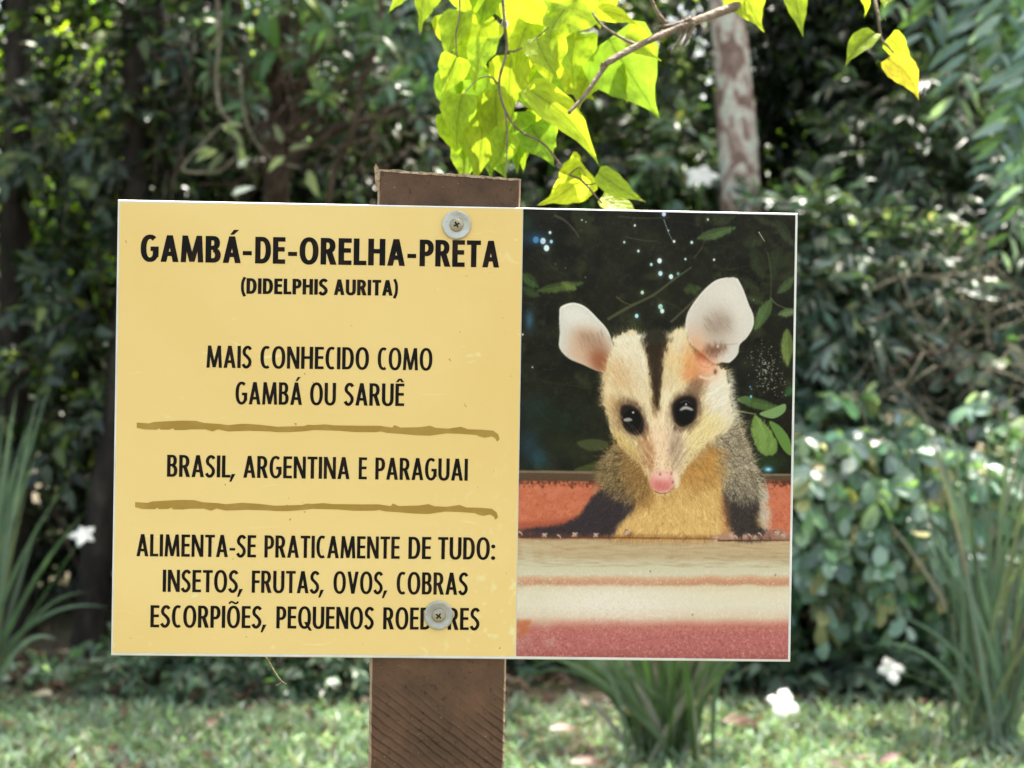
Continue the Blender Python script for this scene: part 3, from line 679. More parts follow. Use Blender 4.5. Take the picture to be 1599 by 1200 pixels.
    # light specks through the leaves
    for x, y, s_, c in ((135, 205, 6.5, (190, 225, 250)), (155, 245, 6.5, (215, 240, 250)), (175, 157, 3.5, (210, 230, 240)), (182, 208, 4, (160, 205, 235)), (95, 198, 7, (80, 130, 175)), (655, 115, 2.8, (225, 235, 225)),
                       (595, 210, 2.8, (200, 220, 200)), (675, 260, 3.2, (205, 230, 235)), (878, 205, 3.2, (225, 240, 240)), (978, 210, 3.6, (190, 225, 220)), (795, 315, 5.5, (215, 240, 250)), (748, 336, 3.6, (170, 220, 225)),
                       (800, 387, 5.2, (190, 225, 240)), (860, 405, 5.2, (205, 240, 240)), (900, 388, 3.6, (110, 160, 160)), (942, 305, 2.8, (190, 225, 225)), (1105, 308, 2.8, (220, 235, 225)), (697, 495, 4.2, (185, 215, 190)),
                       (800, 575, 5.5, (170, 215, 200)), (810, 600, 5, (205, 240, 225)), (665, 628, 4.6, (170, 225, 240)), (1070, 80, 3, (180, 195, 165)), (355, 85, 2, (220, 225, 220)), (378, 96, 1.6, (200, 210, 205)), (820, 50, 5, (190, 215, 240)),
                       (845, 143, 2, (210, 225, 220)), (1310, 1030, 2.4, (90, 140, 190)), (1315, 1085, 3.2, (120, 185, 200)), (205, 335, 1.5, (140, 140, 110)), (375, 410, 1.6, (150, 155, 130)), (262, 357, 1.3, (170, 170, 150)), (1330, 535, 1.5, (160, 180, 160)),
                       (20, 735, 2.5, (200, 215, 225)), (75, 920, 2, (190, 205, 190))):
        (q,) = Z4([(x, y)]); A.spot(q[0], q[1], s_*1.0, s_*1.15, tuple(np.array(c)*.55), .5); A.spot(q[0], q[1], s_*.62, s_*.72, c, 1, hard=True)
    (q,) = Z5([(1395, 730)]); A.spot(*q, 8, 5, (60, 130, 170), .9); A.spot(*q, 4, 2.4, (170, 215, 235), 1)
    A.line(Z4([(1360, 150), (1395, 205)]), 1.2, (225, 230, 220), .9, 0)
    A.poly(Z4([(1210, 860), (1330, 830), (1420, 880), (1400, 970), (1280, 990), (1200, 940)]), (28, 30, 24), 3, .8); A.spot(*Z4([(1290, 900)])[0], 14, 10, (62, 62, 46), .5)
    c = np.array(Z4([(1400+r.normal()*45, 930+r.normal()*70) for _ in range(190)]))
    for x, y in c: A.spot(x+.25*(y-575), y, r.uniform(.4, 1.1), r.uniform(.4, 1.1), (205, 208, 200), r.uniform(.4, 1))
    # --- terracotta ridge behind the animal
    band = [(800, 742), (1250, 746), (1250, 842), (800, 842)]
    A.poly(band, (186, 112, 86), 1, 1, False)
    A.put(A.mask(band, 1, False)*np.clip(.5+A.noise(16, .5), 0, 1), (206, 134, 108), .45); A.put(A.mask(band, 1, False)*np.clip(A.noise(5, .9, 2)-.4, 0, 1), (160, 84, 60), .5)
    A.poly([(800, 815), (860, 812), (940, 800), (940, 842), (800, 842)], (150, 80, 62), 6, .6, False)
    A.poly([(800, 735), (930, 737), (1250, 741), (1250, 752), (1185, 751), (935, 752), (800, 751)], (92, 76, 60), 1.5, 1, False)
    A.poly([(800, 734), (1250, 740), (1250, 743), (800, 738)], (134, 122, 104), 1, .8, False)
    for _ in range(230):
        x = r.choice([r.uniform(806, 935), r.uniform(1175, 1238)]); A.spot(x, 751+abs(r.normal())*4.5, r.uniform(.6, 2), r.uniform(.8, 2.5), (84, 52, 40), .6)
    # --- ledge the animal leans on
    tilt = 5/430
    yy, xx = np.mgrid[0:A.H, 0:A.W]; fy = 327+8*(xx/A.W)+yy/A.H*697.5; fy = fy-(xx/A.W)*3.0
    kn = np.array([838, 843, 852, 868, 880, 896, 901, 906, 911, 916, 925, 945, 962, 970, 978, 990, 1012, 1034])
    kc = np.array([(150, 122, 92), (190, 168, 132), (196, 176, 140), (190, 172, 138), (205, 200, 172), (208, 203, 178), (206, 172, 140), (200, 148, 116), (190, 142, 112), (214, 202, 172), (222, 214, 190), (222, 216, 196), (216, 200, 178), (206, 160, 140), (186, 118, 106), (180, 108, 104), (176, 104, 102), (150, 84, 82)], float)
    wob = fy+A.noise(60, .8); led = np.stack([np.interp(wob, kn, kc[:, k]) for k in range(3)], -1); m = (fy > 840).astype(float); A.put(A.blur(m, 1), led)
    gr = A.noise(40, 1, 4, .12); A.put(np.clip(m*(fy < 885)*(.25+gr*.3), 0, 1), (160, 134, 100), .5)
    A.put(m*(fy > 890)*(fy < 968)*np.clip(A.noise(4, .7, 2)-.3, 0, 1), (240, 232, 214), .45)
    g = np.exp(-(((xx/A.W*425+817)-965)/95)**2-((fy-940)/26)**2); A.put(np.clip(g*(.75+.35*A.noise(5, 1, 2)), 0, 1), (236, 230, 222), .75)
    rose = m*np.clip((fy-968)/14, 0, 1); A.put(rose*np.clip(A.noise(5, .9, 2)-.1, 0, 1), (212, 142, 138), .55); A.put(rose*np.clip(A.noise(4, .9, 2)-.4, 0, 1), (138, 74, 76), .55)
    A.put(rose*np.clip(A.noise(3, 1, 1)-1.1, 0, 1), (232, 178, 168), .6)
    A.poly([(800, 968), (828, 968), (826, 985), (812, 994), (800, 1000)], (186, 112, 74), 4, .85, False)
    A.put(m*(fy > 843)*(xx < 120)*np.clip(.3-A.noise(30, .5), 0, 1), (205, 204, 180), .3)
    for x, y in ((1190, 888), (1060, 950), (994, 882)): A.spot(x+20, y+10, 1, 1.2, (90, 70, 60), .9)
    # --- body
    Z7 = lambda pts: [(810+x/2.553, 400+y/2.553) for x, y in pts]
    def fur(poly, n, cx, cy_, L, cols, al=.75, spread=.35, curve=.3, wd=1, bend=0.0):
        p = A.inside(poly, n) if len(poly) else poly; n = len(p); d = unit(p-np.array([cx, cy_])); a = np.arctan2(d[:, 1], d[:, 0])+spread*r.normal(size=n)+bend
        c = np.array(cols, float)[r.integers(0, len(cols), n)]+hsh(n, 10); A.strokes(p, np.stack([np.cos(a), np.sin(a)], 1), r.uniform(L*.5, L*1.3, n), wd, c.clip(5, 255), al, curve)
    def blend(poly, n, cx, cy_, L, var=.14, al=.7, spread=.2, wd=0, shift=0, bend=0.0):
        """hairs that carry the colour under their roots outwards"""
        p = A.inside(poly, n); n = len(p); d = unit(p-np.array([cx, cy_])); a = np.arctan2(d[:, 1], d[:, 0])+spread*r.normal(size=n)+bend
        X, Y = A.uv(p[:, 0], p[:, 1]); bc = A.a[Y.clip(0, A.H-1).astype(int), X.clip(0, A.W-1).astype(int)]
        A.strokes(p, np.stack([np.cos(a), np.sin(a)], 1), L*r.uniform(.5, 1.3, n), wd, (bc*(1+var*r.normal(size=(n, 1)))+shift).clip(4, 250), al, .2)
    body = [(965, 690), (1000, 700), (1060, 700), (1110, 640), (1140, 640), (1166, 690), (1180, 740), (1188, 790), (1190, 838), (1130, 841), (1000, 841), (950, 838), (940, 790), (940, 745), (950, 700)]
    A.poly(body, (142, 116, 78), 5, fuzz=.6)
    A.poly(Z7([(470, 900), (520, 850), (640, 860), (800, 780), (815, 900), (812, 1000), (825, 1122), (350, 1122), (400, 1060), (450, 980)]), (200, 164, 108), 9, 1, fuzz=.4)
    A.poly(Z7([(420, 1060), (500, 1000), (780, 1000), (800, 1100), (380, 1110)]), (210, 174, 116), 14, .7)
    A.poly(Z7([(640, 800), (700, 780), (800, 760), (810, 860), (720, 900), (650, 900)]), (178, 134, 78), 14, .8, fuzz=.5)
    A.poly(Z7([(380, 780), (470, 800), (530, 900), (520, 960), (460, 1000), (420, 930), (370, 880), (350, 830)]), (134, 104, 66), 10, .9, fuzz=.6)
    A.poly(Z7([(340, 800), (390, 780), (410, 900), (370, 940), (330, 900), (320, 850)]), (120, 112, 88), 10, .8, fuzz=.8)
    A.poly(Z7([(350, 1112), (500, 1108), (830, 1116), (830, 1128), (350, 1126)]), (132, 92, 56), 3, .7)
    A.poly(Z7([(800, 600), (870, 640), (900, 760), (940, 860), (965, 930), (900, 960), (820, 920), (790, 800), (780, 700)]), (156, 146, 122), 9, 1, fuzz=.8)
    A.poly(Z7([(950, 920), (980, 950), (990, 1020), (992, 1080), (968, 1095), (948, 1040)]), (186, 178, 162), 10, .85, fuzz=.4)
    A.poly(Z7([(930, 910), (975, 900), (985, 960), (950, 980)]), (176, 166, 146), 8, .8, fuzz=.8)
    # arms
    armL = Z7([(300, 950), (350, 920), (410, 935), (470, 960), (450, 1010), (400, 1060), (360, 1112), (200, 1118), (20, 1118), (0, 1095), (60, 1082), (160, 1070), (230, 1040), (270, 990)])
    armR = Z7([(815, 930), (870, 930), (945, 940), (955, 1000), (945, 1060), (985, 1100), (1000, 1105), (980, 1128), (870, 1130), (845, 1100), (820, 1030)])
    A.poly(armL, (60, 53, 58), 5, 1, fuzz=.15); A.poly(armR, (60, 54, 54), 6, 1, fuzz=.4)
    A.poly(Z7([(805, 960), (830, 980), (835, 1080), (812, 1100)]), (150, 100, 72), 7, .6)
    # fur of the body
    belly = Z7([(480, 900), (620, 880), (800, 800), (815, 1000), (820, 1115), (370, 1115), (430, 1020)])
    blend(belly, 3400, 1030, 640, 15, .16, .6, .45, 1); blend(belly, 1600, 1030, 640, 13, .10, .5, .5, 0, 14)
    blend(body, 2600, 1050, 690, 14, .22, .7, .5, 1)
    blend(armL, 1700, 1010, 740, 10, .30, .6, .35); fur(armL, 260, 1010, 740, 9, [(104, 96, 92), (36, 32, 36)], .5, .4, .2, 0)
    blend(armR, 1500, 1150, 700, 10, .34, .65, .35); fur(armR, 420, 1150, 700, 10, [(120, 112, 100), (34, 30, 30)], .55, .5, .3, 0)
    shR = Z7([(800, 620), (850, 620), (890, 720), (925, 810), (960, 900), (930, 950), (850, 940), (800, 860), (790, 740)])
    fur(shR, 1500, 1075, 670, 20, [(206, 198, 176), (70, 60, 46), (150, 136, 108), (226, 218, 200), (44, 38, 30), (172, 162, 138)], .9, .5, .6)
    fur(shR, 900, 1075, 670, 16, [(206, 198, 176), (70, 62, 50), (150, 138, 112)], .7, .6, .8, 0)
    shL = Z7([(350, 780), (430, 790), (500, 880), (490, 980), (420, 960), (350, 930), (320, 870)])
    fur(shL, 1300, 1010, 700, 17, [(118, 92, 58), (170, 140, 92), (58, 46, 30), (196, 176, 134), (140, 132, 104), (44, 36, 26)], .85, .55, .6)
    fur(Z7([(420, 800), (540, 900), (530, 980), (470, 1000), (430, 920)]), 700, 1025, 690, 15, [(160, 122, 70), (104, 78, 46), (192, 154, 98)], .6, .45, .5)
    fur(Z7([(640, 860), (800, 760), (810, 880), (700, 940)]), 900, 1050, 660, 15, [(172, 130, 74), (126, 94, 56), (206, 166, 104)], .6, .45, .5)
    fur(Z7([(830, 900), (950, 900), (960, 970), (840, 970)]), 420, 1140, 700, 14, [(150, 142, 124), (64, 58, 50), (176, 168, 148)], .75, .5, .5)
    fur(Z7([(955, 930), (990, 960), (1000, 1080), (965, 1085)]), 260, 1150, 760, 10, [(222, 216, 202), (180, 172, 156)], .7, .5, .5, 0)
    n = 260; t = r.uniform(0, 1, n); edge = catmull(Z7([(838, 470), (850, 560), (870, 650), (905, 760), (940, 860), (975, 940)]), 20); e = edge[(t*(len(edge)-1)).astype(int)]
    a = -.45+1.2*t+.5*r.normal(size=n); A.strokes(e-2, np.stack([np.cos(a), np.sin(a)], 1), r.uniform(5, 17, n), 0, (np.array([(196, 190, 168)])+hsh(n, 22)).clip(0, 250), .75, .7, 24)
    n = 150; edge = catmull(Z7([(385, 760), (345, 800), (320, 860), (300, 940)]), 20); e = edge[r.integers(0, len(edge), n)]
    a = math.pi+.3+.6*r.normal(size=n); A.strokes(e+2, np.stack([np.cos(a), np.sin(a)], 1), r.uniform(5, 15, n), 0, (np.array([(150, 134, 100)])+hsh(n, 22)).clip(0, 250), .65, .6, 24)
    # feet on the ledge
    for x, y, rx, ry, c in ((808, 829, 8, 4, (136, 88, 74)), (826, 833, 9, 4, (110, 76, 70)), (846, 835, 8, 4, (96, 72, 72)), (872, 836, 9, 4, (90, 68, 68)), (898, 836, 9, 4, (104, 78, 76)), (924, 836, 9, 4, (90, 68, 66)), (981, 834, 6, 5, (120, 80, 52))):
        A.spot(x, y, rx, ry, c, .85)
    for x, y in ((849, 836), (896, 835), (929, 836), (979, 831)): A.line([(x-3, y+4), (x, y-1), (x+5, y-3)], 4, (206, 176, 156), .9, 1); A.spot(x+1, y, 1.4, 2.6, (238, 222, 202), .9)
    A.poly(Z7([(760, 1132), (810, 1110), (850, 1100), (870, 1132)]), (168, 134, 120), 3, .9, fuzz=.5); A.poly(Z7([(865, 1130), (900, 1108), (940, 1115), (965, 1112), (1010, 1090), (1050, 1092), (1075, 1115), (1070, 1134), (880, 1134)]), (150, 116, 104), 3, .95, fuzz=.4)
    for x, y in ((900, 1118), (940, 1120), (1030, 1103), (785, 1127), (848, 1113), (1055, 1112)): q = Z7([(x, y)])[0]; A.spot(*q, 3.5, 4, (210, 182, 164), .8)
    for x in (885, 920, 965, 1000): q = Z7([(x, 1126)])[0]; A.spot(*q, 1.5, 3, (84, 58, 52), .7)
    A.line(Z7([(790, 1134), (900, 1134), (1080, 1133)]), 2.4, (70, 48, 40), .9)
    A.line(Z7([(0, 1120), (180, 1121), (360, 1122), (560, 1124), (800, 1128)]), 2.4, (96, 66, 46), .85)
    # --- left ear
    earL = Z4([(235, 580), (300, 556), (370, 575), (440, 640), (500, 710), (530, 800), (545, 880), (560, 945), (520, 960), (440, 940), (360, 905), (280, 870), (228, 810), (232, 720), (228, 640)])
    A.poly(earL, (206, 206, 198), 1); E = A.mask(earL, 2)
    A.put(E*A.mask(Z4([(250, 600), (340, 590), (420, 660), (470, 760), (400, 720), (300, 690)]), 10), (222, 223, 216), .7)
    A.put(E*A.mask(Z4([(320, 690), (430, 710), (520, 800), (560, 950), (400, 960), (290, 880), (280, 790)]), 22), (196, 158, 130), .8)
    A.put(E*A.mask(Z4([(330, 740), (430, 730), (500, 800), (520, 860), (430, 830)]), 18), (150, 124, 106), .7)
    A.put(E*A.mask(Z4([(400, 830), (500, 840), (560, 950), (440, 960)]), 16), (140, 86, 60), .85)
    blend(earL, 900, 955, 590, 12, .07, .5, .15)
    for i in range(26): q = Z4([(330+r.uniform(0, 150), 720+r.uniform(0, 110))])[0]; A.line([(q[0]-2, q[1]-5), (q[0]+2, q[1]+5)], .9, (118, 98, 84), .4, 1)
    A.line(Z4([(235, 585), (300, 560), (370, 580), (440, 645), (500, 715), (530, 800), (545, 880)]), 2.4, (240, 240, 232), .85); A.line(Z4([(235, 585), (230, 660), (232, 740), (230, 810)]), 1.8, (226, 228, 222), .7)
    # --- head
    head = Z7([(345, 440), (365, 380), (375, 330), (410, 305), (460, 300), (498, 330), (530, 345), (560, 340), (595, 320), (635, 290), (670, 300), (700, 400), (790, 440), (825, 460), (838, 520), (848, 600), (850, 660), (820, 700), (760, 740), (700, 800), (650, 870), (625, 920), (590, 944), (545, 944), (520, 905), (500, 860), (450, 800), (400, 750), (370, 700), (350, 640), (332, 560), (335, 500)])
    A.poly(head, (222, 204, 166), 4, 1, fuzz=.5)
    H = A.mask(head, 3)
    def on(pts, c, soft, al, fz=.25): A.put(H*A.mask(Z7(pts), soft, fuzz=fz), c, al)
    on([(380, 340), (460, 310), (500, 350), (520, 460), (480, 520), (400, 470), (370, 420)], (232, 222, 196), 16, .85)
    on([(370, 400), (430, 420), (470, 480), (440, 540), (370, 520), (345, 470)], (196, 150, 108), 18, .45)
    on([(560, 360), (650, 300), (690, 400), (700, 500), (640, 500), (590, 440)], (232, 200, 148), 16, .8)
    on([(600, 330), (660, 300), (670, 360), (620, 400)], (226, 214, 184), 12, .8)
    on([(650, 400), (700, 400), (730, 470), (690, 500)], (226, 154, 96), 12, .85); on([(640, 470), (700, 440), (760, 480), (740, 520), (690, 520)], (214, 142, 100), 10, .7)
    on([(740, 470), (830, 470), (850, 600), (830, 680), (760, 640), (740, 560)], (234, 228, 210), 16, .85)
    on([(690, 620), (820, 660), (760, 740), (680, 800), (650, 780), (660, 700)], (226, 206, 150), 16, .85)
    on([(360, 690), (430, 720), (500, 800), (520, 870), (470, 830), (390, 760)], (212, 186, 122), 12, .85)
    on([(490, 500), (530, 560), (540, 680), (520, 720), (490, 660), (460, 580)], (230, 212, 176), 14, .8)
    on([(560, 500), (620, 560), (610, 700), (570, 720), (555, 620)], (238, 222, 188), 14, .8)
    on([(500, 700), (560, 690), (640, 700), (650, 800), (630, 870), (520, 870), (500, 790)], (226, 190, 156), 16, .9)
    on([(540, 620), (575, 620), (585, 760), (575, 850), (545, 850), (538, 740)], (240, 210, 178), 12, .8)
    on([(590, 690), (650, 690), (645, 800), (620, 860), (600, 780)], (192, 176, 158), 13, .75)
    on([(495, 720), (525, 740), (535, 840), (515, 850), (490, 790)], (186, 144, 112), 10, .7)
    on([(535, 480), (555, 480), (560, 600), (545, 640), (530, 600)], (130, 106, 76), 7, .85)
    on([(560, 400), (600, 440), (600, 520), (565, 540)], (206, 184, 146), 10, .5)
    # crown stripe
    A.poly(Z7([(495, 320), (545, 290), (600, 315), (590, 360), (560, 385), (520, 380), (500, 350)]), (54, 54, 44), 10, .9, fuzz=.4)
    st = Z7([(506, 350), (545, 345), (585, 345), (572, 400), (566, 460), (562, 530), (556, 590), (548, 620), (540, 600), (530, 540), (520, 470), (512, 410)])
    A.poly(st, (54, 43, 31), 5, .95, fuzz=.3)
    # shading round the eyes
    on([(690, 490), (740, 490), (735, 540), (700, 590), (660, 580), (660, 550)], (128, 104, 84), 9, .85)
    on([(600, 580), (640, 550), (700, 555), (725, 590), (715, 650), (670, 700), (620, 690), (598, 640)], (96, 78, 64), 9, .8)
    on([(388, 580), (440, 575), (490, 610), (510, 670), (500, 730), (450, 720), (400, 680), (380, 630)], (96, 76, 60), 9, .85)
    on([(465, 730), (505, 715), (532, 780), (528, 862), (505, 850), (485, 800)], (158, 118, 84), 9, .6); on([(618, 715), (650, 730), (645, 800), (622, 855), (606, 800)], (150, 130, 110), 9, .6)
    on([(345, 560), (390, 560), (410, 600), (390, 700), (350, 640)], (176, 146, 104), 12, .6)
    n = 8200; p = A.inside(head, n); n = len(p); d = unit(p-np.array([1032, 775])); a = np.arctan2(d[:, 1], d[:, 0])+.2*r.normal(size=n)+np.where(p[:, 1] < 640, (p[:, 0]-1022)/110*.5, 0)
    X, Y = A.uv(p[:, 0], p[:, 1]); bc = A.a[Y.clip(0, A.H-1).astype(int), X.clip(0, A.W-1).astype(int)]
    L = np.where(p[:, 1] > 720, 4, np.where(p[:, 1] > 660, 9, 15))*r.uniform(.6, 1.3, n)
    for sl, wdd, aa in ((slice(0, n//2), 1, .6), (slice(n//2, n), 0, .75)):
        A.strokes(p[sl], np.stack([np.cos(a), np.sin(a)], 1)[sl], L[sl], wdd, (bc*(1+.17*r.normal(size=(n, 1)))-5).clip(0, 250)[sl], aa, .14)
    fur(Z7([(500, 330), (590, 330), (565, 500), (550, 600), (525, 500)]), 420, 1020, 700, 10, [(40, 33, 25), (70, 57, 42), (48, 40, 30)], .6, .15, .1, 0)
    for pts, aim, cc in (([(372, 350), (500, 320)], -1.45, (232, 228, 212)), ([(590, 325), (670, 295)], -1.8, (228, 214, 178)), ([(345, 450), (335, 600)], 3.0, (196, 172, 130)), ([(838, 480), (852, 650)], -.1, (232, 228, 212)), ([(850, 650), (700, 800)], .9, (214, 200, 164)), ([(370, 700), (500, 860)], 2.3, (196, 168, 116))):
        n = 230; t = r.uniform(0, 1, (n, 1)); q0 = np.array(Z7([pts[0]])[0]); q1 = np.array(Z7([pts[1]])[0]); e = q0*(1-t)+q1*t+r.normal(size=(n, 2))*2; a = aim+.45*r.normal(size=n)
        A.strokes(e, np.stack([np.cos(a), np.sin(a)], 1), r.uniform(4, 15, n), 0, (np.array([cc])+hsh(n, 16)).clip(0, 255), .75, .3)
    # eyes
    A.poly(Z7([(612, 590), (640, 562), (680, 556), (705, 575), (708, 625), (690, 665), (655, 682), (625, 668), (612, 630)]), (30, 23, 21), 4, .95)
    A.poly(Z7([(408, 600), (445, 595), (480, 620), (496, 665), (488, 705), (455, 712), (425, 690), (406, 650)]), (34, 27, 24), 3, .95)
    (q,) = Z7([(659, 620)]); A.spot(*q, 13.2, 17.2, (12, 10, 10), 1, hard=True)
    (q,) = Z7([(447, 655)]); A.spot(*q, 12.4, 16, (12, 10, 10), 1, hard=True)
    A.line(Z7([(642, 584), (666, 576), (688, 592)]), 1.4, (130, 128, 126), .8); A.poly(Z7([(640, 609), (662, 596), (692, 608), (690, 616), (664, 610), (643, 616)]), (190, 190, 188), 2, .85)
    A.spot(*Z7([(664, 589)])[0], 1.3, 1.3, (250, 250, 250), 1); A.spot(*Z7([(453, 622)])[0], 1.6, 1.6, (240, 240, 240), 1)
    A.poly(Z7([(416, 650), (434, 643), (450, 650), (446, 657), (420, 658)]), (160, 160, 158), 1, .9)
    A.line(Z7([(618, 664), (645, 684), (685, 668)]), 1.6, (190, 166, 136), .6)
    # nose
    no = Z7([(518, 894), (532, 870), (562, 856), (596, 863), (617, 888), (618, 914), (598, 932), (562, 940), (534, 926), (522, 910)])
    A.poly(no, (216, 150, 142), 4); A.poly(Z7([(535, 865), (575, 852), (608, 872), (590, 892), (548, 890)]), (238, 192, 180), 8, .8); A.poly(Z7([(530, 905), (560, 895), (600, 905), (590, 930), (545, 936)]), (200, 112, 114), 8, .65)
    A.line(Z7([(538, 936), (562, 946), (596, 940), (622, 912)]), 1.8, (110, 60, 46), .8)
    for x, y in ((560, 868), (606, 866), (612, 900)): A.spot(*Z7([(x, y)])[0], 1.6, 2.2, (110, 58, 52), .7)
    A.poly(Z7([(612, 860), (634, 876), (638, 905), (624, 925), (616, 890)]), (232, 210, 190), 4, .8)
    # whisker rows
    for k in range(22):
        t = k/21; x0, y0 = 650+r.normal()*16, 760-t*130; cc = (120, 92, 66) if k % 3 == 0 else (232, 214, 172)
        A.line(Z5([(x0, y0), (x0-90, y0-110-60*t+r.normal()*8), (x0-205, y0-205-80*t+r.normal()*16)]), .9, cc, .34, 1)
        x0 = 815+r.normal()*16; cc = (132, 110, 82) if k % 3 == 0 else (240, 228, 194)
        A.line(Z5([(x0, y0), (x0+80, y0-110-60*t+r.normal()*8), (x0+215, y0-205-80*t+r.normal()*16)]), .9, cc, .34, 1)
    for k in range(60): q = Z5([(660+r.uniform(-50, 140), 690+r.normal()*40)])[0]; A.spot(*q, .8, .9, (120, 84, 66), .45)
    # --- right ear in front of the head
    earR = Z4([(1190, 410), (1235, 415), (1268, 475), (1300, 560), (1328, 630), (1325, 690), (1290, 750), (1250, 790), (1238, 845), (1195, 892), (1150, 892), (1110, 900), (1060, 860), (990, 800), (960, 745), (944, 680), (958, 610), (1000, 540), (1060, 470), (1120, 425)])
    A.poly(earR, (209, 205, 196), 1); E = A.mask(earR, 2)
    A.put(E*A.mask(Z4([(1090, 450), (1220, 430), (1290, 560), (1300, 690), (1220, 720), (1200, 560), (1120, 500)]), 26), (220, 217, 208), .8)
    A.put(E*A.mask(Z4([(1040, 620), (1150, 590), (1215, 680), (1190, 780), (1100, 810), (1010, 740)]), 30), (178, 164, 150), .85)
    A.put(E*A.mask(Z4([(1070, 680), (1150, 610), (1200, 680), (1150, 720), (1090, 740)]), 18), (148, 132, 120), .6)
    A.put(E*A.mask(Z4([(960, 690), (1050, 760), (1090, 900), (950, 830)]), 22), (214, 168, 136), .8)
    blend(earR, 1700, 1105, 590, 14, .07, .5, .12)
    for i in range(30): q = Z4([(1060+r.uniform(0, 150), 620+r.uniform(0, 90))])[0]; A.line([(q[0]-5, q[1]-5), (q[0]+4, q[1]+6)], .9, (132, 114, 102), .35, 1)
    A.poly(Z4([(955, 780), (1020, 800), (1090, 850), (1140, 890), (1120, 960), (1080, 1000), (1020, 975), (975, 910), (950, 850)]), (212, 150, 116), 20, .7)
    A.poly(Z4([(1060, 800), (1120, 790), (1180, 800), (1140, 840), (1090, 860), (1055, 830)]), (108, 70, 54), 11, .8, fuzz=.15); A.line(Z4([(1140, 792), (1190, 790), (1240, 785)]), 1.8, (150, 124, 108), .6)
    A.poly(Z4([(1000, 830), (1040, 840), (1060, 880), (1020, 890)]), (178, 92, 60), 6, .7); A.poly(Z4([(1000, 880), (1040, 870), (1100, 900), (1090, 950), (1030, 930)]), (236, 168, 138), 6, .6); A.line(Z4([(1000, 870), (1040, 915), (1080, 920)]), 1.8, (190, 100, 72), .5)
    A.line(Z4([(1020, 970), (1070, 985), (1110, 965), (1125, 935)]), 4, (232, 208, 186), .8, 2); A.spot(*Z4([(1112, 945)])[0], 2.5, 4, (84, 50, 40), .8)
    fur(Z4([(940, 760), (1000, 820), (1000, 940), (940, 900)]), 260, 1020, 700, 12, [(232, 196, 140), (214, 160, 104)], .6, .3, .2, 0)
    A.line(Z4([(1185, 412), (1120, 428), (1060, 475), (1000, 545), (958, 612), (946, 680), (958, 745), (985, 800)]), 2.0, (238, 236, 228), .8)
    A.line(Z4([(1235, 415), (1268, 475), (1300, 560), (1328, 630), (1324, 690), (1290, 750), (1250, 790), (1238, 845), (1190, 892)]), 2.0, (242, 240, 232), .85)
    A.spot(*Z4([(1125, 800)])[0], 1.2, 2, (230, 226, 220), .9)
    for pp, cc, n_, L_ in ((Z7([(330, 800), (420, 800), (480, 900), (440, 980), (350, 940)]), [(56, 46, 32), (84, 68, 46), (196, 178, 138)], 700, 14), (Z7([(850, 700), (930, 820), (960, 900), (860, 920), (810, 820)]), [(52, 46, 36), (222, 214, 194), (96, 86, 68)], 900, 15),
                           (armL, [(30, 27, 31), (98, 88, 88), (52, 46, 50)], 520, 8), (armR, [(28, 26, 26), (120, 110, 98), (60, 54, 50)], 520, 8)):
        fur(pp, n_, 1040, 690, L_, cc, .7, .6, .5, 0)
    for x, y in ((812, 832), (849, 835), (872, 837), (896, 834), (929, 835), (979, 831), (1148, 838), (1170, 836), (1186, 834), (1212, 832), (1222, 836)):
        A.line([(x-4, y-3), (x, y-1), (x+3, y+4)], 4.2, (70, 48, 46), .7, 1); A.line([(x-3, y-2), (x+1, y), (x+3, y+4)], 2.6, (222, 198, 178), .9, 1)
    # streaks and soft shading that give the fur its depth
    for pp, cc, n_, L_ in ((Z7([(385, 420), (520, 420), (525, 600), (400, 580)]), [(150, 128, 98), (176, 150, 116)], 420, 15), (Z7([(575, 400), (700, 380), (720, 540), (580, 560)]), [(186, 160, 118), (160, 136, 104)], 360, 15),
                           (Z7([(370, 640), (430, 720), (510, 850), (450, 800), (380, 720)]), [(130, 104, 66), (104, 82, 54)], 260, 14), (Z7([(660, 780), (760, 720), (700, 840), (640, 860)]), [(128, 100, 66), (150, 120, 80)], 260, 14),
                           (Z7([(760, 560), (840, 560), (840, 680), (760, 700)]), [(178, 168, 144), (196, 186, 160)], 300, 13), (Z7([(440, 760), (540, 900), (620, 940), (560, 980), (470, 940)]), [(120, 88, 50), (140, 106, 62)], 420, 16)):
        fur(pp, n_, 1030, 775 if pp[0][1] < 700 else 680, L_, cc, .58, .3, .35, 0)
    yy_, xx_ = np.mgrid[0:A.H, 0:A.W]; g_ = A.a/255; k_ = (yy_ < 1030)[..., None]*.30; A.a = 255*(g_*(1-k_)+k_*np.clip(g_*g_*(3-2*g_), 0, 1))
    bl_ = np.stack([A.blur(A.a[..., k], 1) for k in range(3)], -1); A.a = A.a*.35+bl_*.65
    # grain of the print
    A.a += A.noise(2.2, 3.0, 1)[..., None]; A.a = np.clip(A.a, 6, 250)
    return A.a
